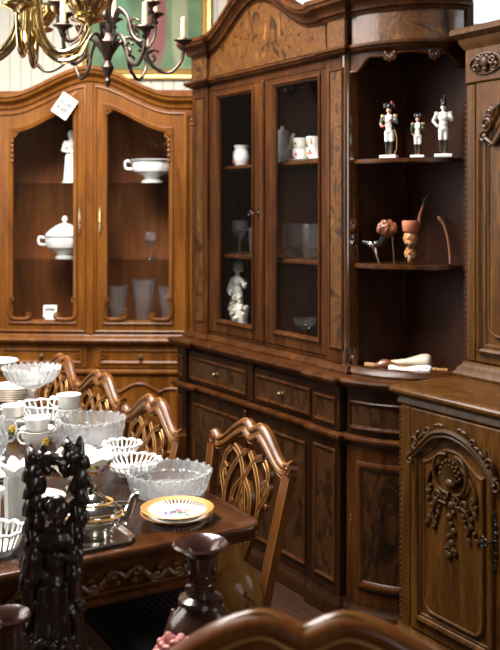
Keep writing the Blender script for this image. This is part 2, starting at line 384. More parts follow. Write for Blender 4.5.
window('window_1', 2.1, 4.5, 1.2, 3.3, 3, lambda b, x, y, z0, z1, t: b.box(X0-.09-t, X0-.09, x, y, z0, z1))
window('added_fill_window', .8, 3.0, .9, 3.0, 2, lambda b, x, y, z0, z1, t: b.box(x, y, Y0-.09-t, Y0-.09, z0, z1))  # unseen window added to hold the front fill light
window('window_4', SK[0], SK[1], SK[2], SK[3], 2, lambda b, x, y, z0, z1, t: b.box(x, y, z0, z1, ZC+.04, ZC+.04+t))
window('window_2', .12, 2.7, 2.86, 3.5, 4, lambda b, x, y, z0, z1, t: b.box(x, y, Y1+.06, Y1+.06+t, z0, z1))
window('window_3', 1.4, 3.2, 1.15, 3.05, 2, lambda b, x, y, z0, z1, t: b.box(X1+.09, X1+.09+t, x, y, z0, z1))

# ================================================================== WALNUT DISPLAY CABINET (local x along the front, y into it)
MC = thing('display_cabinet', 'large dark walnut display cabinet with arched pediment, two glazed doors and open rounded corner shelves', 'cabinet', W(0, 0, 0), RZ)
R_, D_ = .35, .30; LU, LR, LD, LV = .05, .36, .39, -.07
def arcpt(t, R, D, u0, v0, d=0.0):
    u, v = u0+R*sin(t), v0+D*(1-cos(t)); nx, ny = D*sin(t), -R*cos(t); l = sqrt(nx*nx+ny*ny)
    return (u+nx/l*d, v+ny/l*d)
def arcpath(R, D, u0, v0, n=14, t1=pi/2, z=None):
    return [arcpt(t1*i/n, R, D, u0, v0)+(() if z is None else (z,)) for i in range(1, n+1)]
def upmap(s, z, d): p = arcpt(s, R_, D_, 0, 0, d); return (p[0], p[1], z)
def lomap(s, z, d): p = arcpt(s, LR, LD, LU, LV, d); return (p[0], p[1], z)
# ---- upper carcass
b = MB()
b.box(-1.275, -.002, .30, .32, .95, 2.40)                       # back
b.box(-1.275, -1.25, 0.0, .30, .95, 2.38)                       # left side
b.box(-1.25, -.03, .03, .30, 2.21, 2.25); b.box(-1.25, -.03, .005, .30, .955, 1.0)
b.box(-.03, -.004, .04, .30, .96, 2.25)                        # side towards the corner shelves
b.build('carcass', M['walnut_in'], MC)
b = MB(); b.box(-.004, R_+.0, .30, .32, .95, 2.40); b.box(R_-.012, R_+.008, .285, .32, .95, 2.40)
b.hprism([(0, 0)]+[arcpt(pi/2*i/12, R_, D_, 0, 0, -.015) for i in range(1, 13)]+[(R_, .3), (0, .3)], 2.24, 2.255)
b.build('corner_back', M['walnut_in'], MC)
b = MB(); b.hprism([(-.025, -.0195)]+[(-.022+.022*sin(pi/2*i/8), .0025-.022*cos(pi/2*i/8)) for i in range(9)]+[(0, .045), (-.025, .045)], .955, 2.24); b.build('post', M['walnut_polished'], MC)
for z in (1.382, 1.815):
    MB().box(-1.249, -.032, .035, .299, z-.018, z, .004).build('shelf', M['walnut'], MC)
for z in (.966, 1.388, 1.80):
    o_ = [(0.001, .02)]+[arcpt(pi/2*i/14, R_, D_, 0, 0, -.004) for i in range(1, 14)]+[(R_-.013, .284), (.0, .299)]
    b = MB(); b.hprism(inset(o_, .004), z-.018, z); b.hprism(o_, z-.014, z-.004); b.build('corner_shelf', M['walnut'], MC)
# ---- pilasters with burl strips
RB = [(0, 0), (.001, .006), (.005, .009), (.010, .008), (.013, .003), (.016, .003), (.018, 0), (.018, -.008), (0, -.008)]
RS = [(0, 0), (.001, .004), (.004, .007), (.008, .006), (.010, .001), (.010, -.005), (0, -.005)]
def burl_panel(par, x0, x1, z0, z1, y, mat, wm, name='burl_panel', mp=None, n=1, prof=RB):
    mp = mp or flat(y)
    MB().ring(rect(x0, x1, z0, z1, n), prof, mp).build('moulding', wm, par)
    e = prof[-2][0] if prof is RB else .008
    MB().shell(lambda s, t, d: mp(lerp(x0+e, x1-e, s), lerp(z0+e, z1-e, t), d), n, 1, -.004, .0012).build(name, mat, par)
for x0, x1 in ((-1.268, -1.11), (-.128, -.0255)):
    b = MB(); b.box(x0, x1, -.02, .03, .985, 2.215, .003); p = b.build('pilaster', M['walnut'], MC)
    burl_panel(p, x0+(.04 if x0 < -1 else .018), x1-(.03 if x0 < -1 else -.010), 1.04, 2.17, -.0205, M['burl'], M['walnut'], prof=RS)
b = MB(); b.box(-1.112, -.126, -.008, .03, 2.19, 2.215); b.build('door_head', M['walnut'], MC); b = MB(); b.box(-1.112, -.126, -.008, .03, .985, 1.0, .002); b.build('door_sill', M['walnut'], MC)
# ---- glazed doors
def glazed(x0, x1, hx, sgn):
    z0, z1 = 1.002, 2.188; sl, sr = .072, .072; g = (x0+sl, x1-sr, z0+.052, z1-.052)
    if sgn > 0: g = (x0+.082, x1-.052, z0+.052, z1-.03)
    else: g = (x0+.082, x1-.08, z0+.052, z1-.03)
    b = MB(); b.ring(rect(x0+.001, x1-.001, z0, z1), [(0, 0), (.003, .003), (.003, .003)], flat(-.012))
    y0, y1 = -.012, .014
    for q in ((x0, g[0], z0, z1), (g[1], x1, z0, z1), (g[0], g[1], z0, g[2]), (g[0], g[1], g[3], z1)): b.box(q[0]+.0008, q[1]-.0008, y0, y1, q[2], q[3], .0025)
    d = b.build('door', M['walnut'], MC)
    MB().ring(rect(*g), [(-.006, 0), (-.006, .006), (-.002, .010), (.004, .009), (.008, .003), (.012, .002), (.014, -.004), (.014, -.014), (-.006, -.014)], flat(y0)).build('glazing_bead', M['walnut'], d)
    MB().box(g[0]-.005, g[1]+.005, -.003, .001, g[2]-.005, g[3]+.005).build('pane', M['pane'], d)
    if hx is not None:
        b = MB(); b.lathe([(0, -.001), (.011, -.001), (.012, .001), (.009, .004), (.003, .006), (.003, .024), (0, .025)], seg=12)
        b.xf(0, Matrix.Translation((hx, y0, 1.585)) @ Matrix.Rotation(pi/2, 4, 'X'))
        n0 = len(b.v); b.torus(.011, .0028, seg=14, n=6); b.xf(n0, Matrix.Translation((hx-.022, y0-.032, 1.585)) @ Matrix.Rotation(pi/2, 4, 'X'))
        b.tube([(hx, y0-.022, 1.585), (hx-.012, y0-.030, 1.585)], .003); b.box(hx-.006, hx+.006, y0-.003, y0+.001, 1.555, 1.615, .001)
        b.build('key', M['iron'], d)
glazed(-1.108, -.614, -.655, -1); glazed(-.610, -.130, None, 1)
MB().box(-.626, -.600, -.024, -.010, 1.004, 2.186, .005).build('astragal', M['walnut'], MC)
# ---- pediment, frieze and cornice
def ztop(u): return 2.365+.185*ss(1-abs(u+.665)/.44)
us = [-1.28+1.28*i/60 for i in range(61)]
b = MB(); b.prism([(-1.28, 2.245), (-.02, 2.245)]+[(u, ztop(u)+.05) for u in reversed(us[:-1])], -.006, .03); b.build('pediment', M['walnut'], MC)
b = MB(); b.prism([(-1.105, 2.258), (-.14, 2.258)]+[(u, ztop(u)-.004) for u in reversed(us) if -1.105 <= u <= -.14], -.012, -.007); b.build('burl_panel', M['burl'], MC)
for x0, x1 in ((-1.27, -1.12), (-.12, -.005)): MB().box(x0, x1, -.024, -.006, 2.25, 2.372, .003).build('frieze_block', M['burl'], MC)
MB().shell(lambda s, t, d: upmap(.03+s*(pi/2-.03), lerp(2.245, 2.40, t), d), 16, 1, -.012, -.001).build('curved_frieze', M['burl_polished'], MC)
def jog(v, w=.02, l=-1.262, ub=.005, back=.31): return [(l, back), (l, v-w), (-1.105, v-w), (-1.105, v), (-.134, v), (-.134, v-w), (ub, v-w), (ub, v+.001)]
sec = [(-.012, 0), (.006, 0), (.012, .006), (.022, .010), (.026, .018), (.032, .022), (.032, .032), (-.012, .032)]
b = MB(); b.molding(jog(-.004)+arcpath(R_, D_, 0.0, 0, 16), [(o, z+2.216) for o, z in sec]); b.build('frieze_moulding', M['walnut'], MC)
sec = [(-.012, 0), (.004, 0), (.010, .012), (.022, .018), (.026, .034), (.040, .048), (.052, .054), (.056, .066), (.062, .070), (.062, .088), (-.012, .088)]
P = [(-1.25, .31, ztop(-1.33)), (-1.25, -.024, ztop(-1.33)), (-1.105, -.024, 2.365), (-1.105, -.004, 2.365)]
P += [(u, -.004, ztop(u)) for u in [-1.10+(.966)*i/44 for i in range(1, 44)]]
P += [(-.134, -.004, 2.365), (-.134, -.024, 2.365), (.005, -.024, 2.365), (.005, -.001, 2.365)]+arcpath(R_, D_, 0, 0, 16, z=2.365)
b = MB(); b.molding(P, sec); b.build('cornice', M['walnut'], MC)
b = MB(); b.hprism([(-1.28, .31), (-1.28, 0), (0, 0)]+[arcpt(pi/2*i/12, R_, D_, 0, 0, -.004) for i in range(1, 13)]+[(R_, .31)], 2.44, 2.45); b.build('top_board', M['walnut_shaded'], MC)
# ---- scalloped valance over the corner shelves
def vz(s):                                   # lower edge along the arc
    e = min(s, 1-s)*2
    return 2.205-.012*sin(pi*s)**4-.070*(1-ss((e-.10)/.32))+.010*cos(s*4*pi)
b = MB(); b.shell(lambda s, t, d: upmap(.02+s*(pi/2-.04), lerp(vz(s), 2.222, t), d), 36, 3, -.016, .0); va = b.build('valance', M['walnut'], MC)
b = MB(); b.tube([upmap(.02+s/40*(pi/2-.04), vz(s/40)+.003, .002) for s in range(41)], .005, 6); b.build('edge_bead', M['walnut'], va)
def scroll2(b, c, r, mp, turns=1.2, a0=0, sgn=1, th=.004, n=18, d=.004):
    pts = []
    for i in range(n+1):
        t = i/n; rr = r*(1-.8*t); a = a0+sgn*turns*2*pi*t; pts.append(mp(c[0]+rr*cos(a), c[1]+rr*sin(a), d))
    b.tube(pts, [th*(.6+.6*t/n) for t in range(n+1)], 6)
for s0 in (.02+.36*1.53, .02+.70*1.53):
    b = MB()
    for sg in (-1, 1): scroll2(b, (s0+sg*.05, 2.192), .018, lambda x, z, d: upmap(s0+(x-s0)*2.2 if False else x, z, d), 1.3, pi/2, sg, .007)
    for k_ in range(5): b.ell(upmap(s0+(k_-2)*.026, 2.198-.016*cos((k_-2)*.8), .004), (.009, .009, .016))
    b.build('scroll_ornament', M['walnut'], va)
# ---- counter
P = jog(LV-.028, .02, -1.310, LU+.012, .33); Pc = P+arcpath(LR, LD, LU, LV-.028, 16)
sec = [(-.03, 0), (-.012, 0), (-.008, .006), (.002, .010), (.006, .018), (.012, .020), (.014, .028), (.010, .036), (.0, .040), (-.03, .040)]
b = MB(); b.molding(Pc, [(o, z+.915) for o, z in sec])
b.hprism([(p[0], p[1]+.02 if i > 0 else p[1]) for i, p in enumerate(Pc)]+[(LR+LU, .33)], .935, .9545); b.build('counter', M['walnut'], MC)
b = MB(); b.molding(jog(-.01, .016, -1.285, .018)+arcpath(R_+.006, D_, .004, -.004, 16), [(-.02, .955), (.024, .955), (.024, .963), (.014, .972), (.008, .983), (-.02, .985)]); b.build('base_moulding', M['walnut'], MC)
# ---- lower body
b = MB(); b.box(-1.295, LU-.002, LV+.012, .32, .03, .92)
b.hprism([(LU-.003, LV+.012)]+[arcpt(pi/2*i/14, LR, LD, LU, LV, -.012) for i in range(1, 15)]+[(LU-.003, .32)], .03, .92); b.build('lower_body', M['walnut_shaded'], MC)
yb_ = LV+.012
for x0, x1 in ((-1.295, -1.205), (-.135, LU)):
    p = MB().box(x0, x1, LV-.02, yb_+.004, .095, .70, .003).build('pilaster', M['walnut_shaded'], MC)
    burl_panel(p, x0+.018, x1-.022, .14, .665, LV-.02, M['burl_shaded'], M['walnut'])
    p = MB().box(x0, x1, LV-.02, yb_+.004, .738, .914, .003).build('frieze_block', M['walnut_shaded'], MC)
    burl_panel(p, x0+.020, x1-.022, .758, .868, LV-.02, M['burl_shaded'], M['walnut'])
def knob(par, x, y, z, mat, r=.011):
    b = MB(); b.lathe([(0, 0), (r*1.2, 0), (r*1.2, .002), (r*.5, .005), (r*.5, .010), (r*.9, .014), (r, .019), (r*.7, .024), (0, .026)], seg=14)
    b.xf(0, Matrix.Translation((x, y, z)) @ Matrix.Rotation(pi/2, 4, 'X')); return b.build('knob', mat, par)
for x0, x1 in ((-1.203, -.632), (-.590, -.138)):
    d = MB().box(x0+.002, x1-.002, LV-.006, yb_+.003, .742, .900, .003).build('drawer', M['walnut_shaded'], MC)
    burl_panel(d, x0+.018, x1-.018, .758, .872, LV-.006, M['burl_shaded'], M['walnut'])
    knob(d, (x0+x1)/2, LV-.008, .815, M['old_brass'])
MB().box(-.631, -.591, LV-.012, yb_+.003, .742, .914, .003).build('drawer_divider', M['walnut_shaded'], MC)
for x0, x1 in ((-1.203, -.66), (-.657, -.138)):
    d = MB().box(x0+.001, x1-.001, LV-.004, yb_+.003, .095, .698, .003).build('door', M['walnut_shaded'], MC)
    burl_panel(d, x0+.052, x1-.055, .135, .645, LV-.004, M['burl_shaded'], M['walnut'])
MB().box(-.672, -.646, LV-.018, LV-.003, .098, .696, .005).build('astragal', M['walnut'], MC)
sec = [(-.012, 0), (.004, 0), (.010, .006), (.016, .014), (.022, .018), (.022, .028), (.012, .034), (-.012, .036)]
b = MB(); b.molding(jog(LV-.004, .02, -1.302, LU+.003)+arcpath(LR, LD, LU, LV, 16), [(o, z+.700) for o, z in sec]); b.build('waist_moulding', M['walnut'], MC)
sec = [(-.02, .002), (.022, .002), (.022, .060), (.016, .072), (.008, .080), (.004, .094), (-.02, .094)]
b = MB(); b.molding(jog(LV-.002, .02, -1.302, LU+.003)+arcpath(LR, LD, LU, LV, 16), sec); b.build('plinth', M['walnut_shaded'], MC)
# curved end: drawer and door
d = MB().shell(lambda s, t, dd: lomap(.06+s*1.44, lerp(.742, .912, t), dd), 14, 1, -.012, .0).build('curved_drawer', M['walnut_shaded'], MC)
burl_panel(d, .11, 1.42, .758, .868, 0, M['burl_shaded'], M['walnut'], mp=lomap, n=14)
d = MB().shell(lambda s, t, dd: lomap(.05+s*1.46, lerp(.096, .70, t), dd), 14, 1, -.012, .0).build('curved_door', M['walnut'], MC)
RC = [(0, 0), (.002, .008), (.012, .012), (.022, .010), (.03, .004), (.034, 0), (.034, -.006), (0, -.006)]
def ringc(b, x0, x1, z0, z1, mp, n):         # width along the angle scaled to metres
    L = rect(x0, x1, z0, z1, n)
    cx, cz = (x0+x1)/2, (z0+z1)/2; prof = RC; vs = []
    for i_, d_ in prof:
        for x, z in L:
            xx = cx+(x-cx)*(1-i_/.37/((x1-x0)/2)); zz = cz+(z-cz)*(1-i_/((z1-z0)/2)); vs.append(mp(xx, zz, d_))
    n_ = len(L); m_ = len(prof)
    b.add(vs, [(j*n_+i, j*n_+(i+1) % n_, ((j+1) % m_)*n_+(i+1) % n_, ((j+1) % m_)*n_+i) for j in range(m_) for i in range(n_)]); return b
ringc(MB(), .20, 1.38, .155, .640, lomap, 14).build('moulding', M['walnut'], d)
MB().shell(lambda s, t, dd: lomap(lerp(.28, 1.30, s), lerp(.185, .61, t), dd), 14, 1, -.004, .0015).build('burl_panel', M['burl_shaded'], d)
b = MB()
for dz, r in ((.016, .005), (0, .007), (-.016, .005)): b.ell(lomap(.12, .40+dz, .001), (r*.6, r*.6, r*1.3))
b.build('escutcheon', M['old_brass'], d)

# ================================================================== OAK BUFFET
OB = thing('oak_buffet', 'carved golden oak two-tier buffet cabinet standing at the right edge', 'cabinet', W(.46, -.143, 0), RZ)
OW = 1.04
b = MB(); b.box(.004, OW, .012, .62, .12, .945); b.build('lower_body', M['oak'], OB)
# counter
b = MB(); pth = [(-.012, .63), (-.012, -.006), (OW+.01, -.006), (OW+.01, .63)]
b.molding(pth, [(-.03, .958), (.006, .958), (.012, .964), (.018, .970), (.018, .978), (.010, .988), (.0, .992), (-.03, .992)])
b.hprism([(-.012, .63), (-.012, .0), (OW+.01, 0), (OW+.01, .63)], .960, .9915); b.build('counter', M['oak'], OB)
b = MB(); b.molding([(.003, .63), (.003, .010), (OW, .010), (OW, .63)], [(-.006, .925), (.008, .925), (.014, .932), (.012, .942), (.004, .956), (-.006, .958)]); b.build('counter_moulding', M['oak'], OB)
# stiles, base
for x0, x1 in ((0, .055), (.475, .565), (OW-.055, OW)):
    MB().box(x0, x1, .0, .02, .16, .924, .006).build('stile', M['oak'], OB)
for x0 in (.012, .030):                       # carved bead line on the corner
    pass
b = MB()
for i in range(40): b.ell((.0, .004, .18+i*.0185), (.006, .006, .009), seg=6, rings=4)
b.build('bead_strip', M['oak_carved'], OB)
b = MB(); b.molding([(.0, .62), (.0, .006), (OW+.003, .006), (OW+.003, .62)], [(-.01, .115), (.006, .115), (.020, .125), (.022, .140), (.010, .152), (.006, .165), (-.01, .166)]); b.build('base_moulding', M['oak'], OB)
n_ = 40; b = MB()
b.prism([(.02, .12), (OW-.02, .12)]+[(lerp(OW-.02, .02, i/n_), .115-.05*(1-abs(cos(i/n_*2*pi))**.6)*.2-.045*(abs(cos(i/n_*2*pi))**3)) for i in range(n_+1)], .010, .028)
ap = b.build('apron', M['oak'], OB)
b = MB()
for i in range(9):
    x = .05+i*.06
    scroll2(b, (x, .085), .016, flat(.009), 1.1, pi*(i % 2), 1 if i % 2 else -1, .004); b.ell((x+.03, .007, .09), (.016, .006, .006), Matrix.Rotation(.5 if i % 2 else -.5, 3, 'Y'))
b.build('apron_carving', M['oak_carved'], ap)
for x, y in ((.03, .03), (OW-.03, .03), (.03, .58), (OW-.03, .58)):
    b = MB(); b.tube([(x, y, .14), (x, y-.012, .10), (x, y-.004, .05), (x, y-.02, .012), (x, y-.022, 0.001)], [.032, .034, .022, .026, .022], 10); b.build('foot', M['oak'], OB)
# carved doors
def arch(x0, x1, z0, z1, rise, n=24, cut=0.0):
    """panel outline with a carved arch on top"""
    L = [(x0, z0)] if not cut else [(x0, z0+cut)]+[(x0+cut*(1-cos(a*pi/12))*1.0, z0+cut*(1-sin(a*pi/12))) for a in range(1, 6)]+[(x0+cut, z0)]
    if cut: L += [(x1-cut, z0)]+[(x1-cut*(1-cos((6-a)*pi/12)), z0+cut*(1-sin((6-a)*pi/12))) for a in range(1, 6)]+[(x1, z0+cut)]
    else: L += [(x1, z0)]
    for i in range(n+1):
        t = i/n; e = 2*min(t, 1-t); L.append((lerp(x1, x0, t), z1-rise+rise*ss(e*1.15)))
    return L
def carved_door(x0, x1, z0, z1, par, mirror, big):
    d = MB().box(x0+.001, x1-.001, -.004, .014, z0, z1, .004).build('door', M['oak'], par)
    mp = flat(-.004); a = arch(x0+.030, x1-.030, z0+.040, z1-.045, .085 if big else .14)
    MB().ring(a, [(0, 0), (.002, .010), (.008, .014), (.015, .011), (.020, .004), (.028, .004), (.032, 0), (.032, -.006), (0, -.006)], mp).build('moulding', M['oak'], d)
    a2 = arch(x0+.075, x1-.075, z0+.085, z1-.105, .06 if big else .10, cut=.045)
    b = MB(); b.prism(a2, -.0105, -.002); MB_ = b.build('raised_panel', M['oak'], d)
    MB().ring(a2, [(-.004, 0), (-.003, .008), (.002, .011), (.007, .009), (.010, .004), (.010, 0)], mp).build('panel_moulding', M['oak'], d)
    cx = (x0+x1)/2; w = (x1-x0)/2; c = MB(); P3 = flat(-.012)
    def T(pts, r): c.tube([P3(x, z, dd) for x, z, dd in spline([Vector((p[0], p[1], p[2] if len(p) > 2 else .004)) for p in pts], 6)], r, 6)
    zt = z1-.05
    for s in (-1, 1):
        X = lambda q: cx+s*q*w
        # the big carved crest following the arch
        for off, r in ((0, .010), (-.016, .006)):
            T([(X(.93), zt-.105+off), (X(.80), zt-.085+off), (X(.62), zt-.050+off), (X(.38), zt-.012+off, .010), (X(.12), zt+.004+off, .012), (X(0), zt+.006+off, .013)], r)
        scroll2(c, (X(.80), zt-.058), .022, P3, 1.2, -pi/2, s, .007, d=.008); scroll2(c, (X(.48), zt-.008), .016, P3, 1.2, -pi/2, s, .006, d=.010)
        scroll2(c, (X(.92), zt-.125), .020, P3, 1.0, pi/2, -s, .007, d=.006)
        for q, dz, an in ((.66, -.035, .7), (.56, -.02, .3), (.30, .018, .2), (.2, .022, -.2), (.86, -.085, 1.0), (.74, -.03, 1.2)):
            c.ell(P3(X(q), zt+dz, .008), (.016, .007, .007), Matrix.Rotation(s*an, 3, 'Y'), 8, 5)
        # cartouche scrolls
        zc = zt-.13
        T([(X(.05), zc-.065), (X(.26), zc-.05, .008), (X(.36), zc, .010), (X(.28), zc+.05, .010), (X(.10), zc+.062)], .006)
        T([(X(.22), zc+.03), (X(.44), zc-.01), (X(.52), zc-.055), (X(.44), zc-.075)], .006)
        scroll2(c, (X(.30), zc-.085), .022, P3, 1.1, 0, -s, .006, d=.007); scroll2(c, (X(.12), zc-.075), .018, P3, 1.1, pi, s, .005, d=.007)
        for i in range(7):                                       # garland drops at the sides
            q = .46+.06*sin(i*1.3)+.03*i/7; c.ell(P3(X(q), zc-.06-i*.021, .004), (.008, .006, .011), Matrix.Rotation(s*(.6 if i % 2 else -.6), 3, 'Y'), 7, 5)
        for i in range(5): c.ell(P3(X(.26+.03*i), zc-.12-i*.018, .004), (.007, .006, .010), Matrix.Rotation(s*.7*(1 if i % 2 else -1), 3, 'Y'), 7, 5)
        T([(X(.10), zc-.10), (X(.30), zc-.10, .007), (X(.40), zc-.14), (X(.36), zc-.17)], .005)
    for i in range(9):                                           # shell
        a_ = pi*(i/8); T([(cx, zc-.045), (cx+.036*cos(a_), zc-.010+.042*sin(a_), .012)], .006); c.ell(P3(cx+.044*cos(a_), zc-.006+.05*sin(a_), .008), (.007, .007, .007), seg=7, rings=5)
    c.ell(P3(cx, zc-.03, .008), (.022, .012, .018))
    for i in range(9): c.ell(P3(cx+.012*sin(i*2.1), zc-.10-i*.0205, .005), (.010 if i % 2 else .014, .006, .012), Matrix.Rotation(.7*(1 if i % 2 else -1), 3, 'Y'), 7, 5)
    for s in (-1, 1): scroll2(c, (cx+s*.018, zc-.245), .014, P3, 1.1, pi/2, s, .004, d=.005)
    c.build('carving', M['oak_carved'], d)
    return d
d1 = carved_door(.056, .474, .168, .922, OB, 1, True); d2 = carved_door(.566, OW-.056, .168, .922, OB, -1, True)
for dd, x in ((d1, .445), (d2, .595)):
    b = MB()
    for i in range(13):
        t = i/12; b.ell((x+.004*sin(i*2.6), -.007, .50+.15*t), (.006+.005*sin(pi*t), .004, .009), seg=7, rings=5)
    b.ell((x, -.008, .66), (.004, .004, .012)); b.ell((x, -.008, .488), (.004, .004, .012))
    b.build('escutcheon', M['iron'], dd)
    b = MB(); b.tube([(x, -.004, .575), (x, -.030, .575)], .0035); n0 = len(b.v); b.torus(.010, .003, seg=14); b.xf(n0, Matrix.Translation((x-.010, -.036, .575)) @ Matrix.Rotation(pi/2, 4, 'X'))
    n0 = len(b.v); b.torus(.008, .003, seg=14); b.xf(n0, Matrix.Translation((x-.022, -.036, .583)) @ Matrix.Rotation(pi/2, 4, 'X')); n0 = len(b.v); b.torus(.008, .003, seg=14); b.xf(n0, Matrix.Translation((x-.022, -.036, .567)) @ Matrix.Rotation(pi/2, 4, 'X'))
    b.build('key', M['iron'], dd)
# upper tier
UY = .318
b = MB(); b.box(.004, OW-.004, UY+.012, .62, .993, 2.19); b.build('upper_body', M['oak'], OB)
b = MB(); b.molding([(.0, .62), (.0, UY), (OW, UY), (OW, .62)], [(-.01, .993), (.034, .993), (.036, 1.002), (.026, 1.012), (.022, 1.024), (.010, 1.034), (.006, 1.046), (-.01, 1.048)]); b.build('upper_base_moulding', M['oak'], OB)
for x0, x1 in ((.0, .052), (OW-.052, OW)):
    MB().box(x0, x1, UY, UY+.02, 1.046, 2.06, .007).build('stile', M['oak'], OB)
b = MB()
for i in range(44): b.ell((.001, UY+.004, 1.08+i*.0215), (.006, .006, .010 if 6 < i < 40 else .007), seg=6, rings=4)
b.build('bead_strip', M['oak_carved'], OB)
fr = MB().box(0, OW, UY-.004, UY+.02, 2.062, 2.188, .004).build('frieze', M['oak'], OB)
fp = flat(UY-.004)
for x in (.105, OW/2, OW-.105):
    b = MB()
    MB().ring([(x+.08*cos(2*pi*i/20)*1.0, 2.125+.042*sin(2*pi*i/20)) for i in range(20)], [(0, 0), (.002, .007), (.007, .008), (.010, 0)], fp).build('moulding', M['oak_carved'], fr)
    for sg in (-1, 1):
        scroll2(b, (x+sg*.035, 2.135), .022, fp, 1.3, pi/2, sg, .006, d=.008); scroll2(b, (x+sg*.045, 2.11), .016, fp, 1.2, -pi/2, -sg, .005, d=.008)
        for i in range(4): b.ell(fp(x+sg*(.012+.014*i), 2.148-.01*i, .008), (.012, .006, .007), Matrix.Rotation(sg*.6, 3, 'Y'), 7, 5)
    b.ell(fp(x, 2.128, .010), (.018, .010, .022)); b.ell(fp(x, 2.105, .008), (.012, .008, .012))
    b.build('frieze_carving', M['oak_carved'], fr)
sec = [(-.01, 2.186), (.004, 2.186), (.010, 2.196), (.016, 2.206), (.020, 2.222), (.034, 2.234), (.042, 2.240), (.042, 2.256), (.036, 2.262), (-.01, 2.262)]
b = MB(); b.molding([(.0, .62), (.0, UY), (OW, UY), (OW, .62)], sec); b.hprism([(.0, .62), (.0, UY), (OW, UY), (OW, .62)], 2.25, 2.26); b.build('cornice', M['oak'], OB)
for x0, x1, mi in ((.053, .518, 1), (.522, OW-.053, -1)):
    d = MB().box(x0, x1, UY-.004, UY+.014, 1.05, 2.058, .004).build('upper_door', M['oak'], OB)
    mp = flat(UY-.004); a = arch(x0+.018, x1-.03, 1.085, 2.035, .17)
    MB().ring(a, [(0, 0), (.002, .012), (.010, .016), (.016, .012), (.020, .005), (.030, .005), (.036, .002), (.040, -.006), (0, -.006)], mp).build('moulding', M['oak'], d)
    a2 = arch(x0+.070, x1-.082, 1.15, 1.96, .13, cut=.05)
    MB().prism(a2, UY-.0125, UY).build('raised_panel', M['oak'], d)
    MB().ring(a2, [(-.004, 0), (-.003, .010), (.002, .013), (.007, .011), (.010, .004), (.010, 0)], mp).build('panel_moulding', M['oak'], d)
    c = MB(); P3 = flat(UY-.012)
    for sg, x in ((1, x0+.055), (-1, x1-.065)):
        scroll2(c, (x+sg*.012, 1.905), .026, P3, 1.3, -pi/2, sg, .008, d=.010); scroll2(c, (x+sg*.03, 1.945), .018, P3, 1.2, pi/2, -sg, .007, d=.010)
        scroll2(c, (x, 1.86), .02, P3, 1.0, pi/2, sg, .007, d=.008); c.tube([P3(x, 1.86, .005), P3(x+sg*.05, 1.83, .01), P3(x+sg*.11, 1.90, .01), P3(x+sg*.18, 1.97, .01)], .009, 7)
        for i in range(5): c.ell(P3(x+sg*(.01+.02*i), 1.93+.012*i, .010), (.014, .007, .008), Matrix.Rotation(-sg*.7, 3, 'Y'), 7, 5)
    c.build('carving', M['oak_carved'], d)

# ================================================================== CHERRY VITRINE (far left)
CH = thing('vitrine', 'glazed cherry wood vitrine with arched cornice and bowed doors against the back wall', 'cabinet', (-.955, 5.68, 0), -3*pi/180)
HW, BOW = .66, .02
def cmap(x, z, d): return (x, -BOW*(1-(x/HW)**2)-d, z)
def ctop(x): return 2.19+.165*ss(1-abs(x)/.50)
def bowpath(x0, x1, n=24, zf=None): return [(lerp(x0, x1, i/n), cmap(lerp(x0, x1, i/n), 0, 0)[1])+((zf(lerp(x0, x1, i/n)),) if zf else ()) for i in range(n+1)]
b = MB(); b.box(-HW, HW, .40, .42, .06, 2.28); b.box(-HW, -HW+.025, .0, .40, .06, 2.20); b.box(HW-.025, HW, .0, .40, .06, 2.20)
b.hprism(bowpath(-HW+.02, HW-.02)+[(HW-.02, .40), (-HW+.02, .40)], .80, .83); b.hprism(bowpath(-HW+.02, HW-.02)+[(HW-.02, .40), (-HW+.02, .40)], 2.30, 2.32)
b.build('carcass', M['cherry_in'], CH)
for z in (1.30, 1.765):
    b = MB(); b.hprism([(x, y+.05) for x, y in bowpath(-HW+.026, HW-.026)]+[(HW-.026, .40), (-HW+.026, .40)], z-.008, z); b.build('glass_shelf', M['shelf_glass'], CH)
for s in (-1, 1):
    b = MB(); b.shell(lambda q, t, d: cmap(s*lerp(.585, HW, q), lerp(.80, 2.21, t), d), 3, 1, -.03, 0); p = b.build('stile', M['cherry'], CH)
    b = MB()
    for dx in (.605, .625): b.tube([cmap(s*dx, .92, .002), cmap(s*dx, 2.08, .002)], .006, 6)
    for i in range(5): b.ell(cmap(s*.615, 2.14-.028*i, .004), (.020-.002*i, .010, .016), seg=8, rings=5)
    b.build('carved_drop', M['cherry'], p)
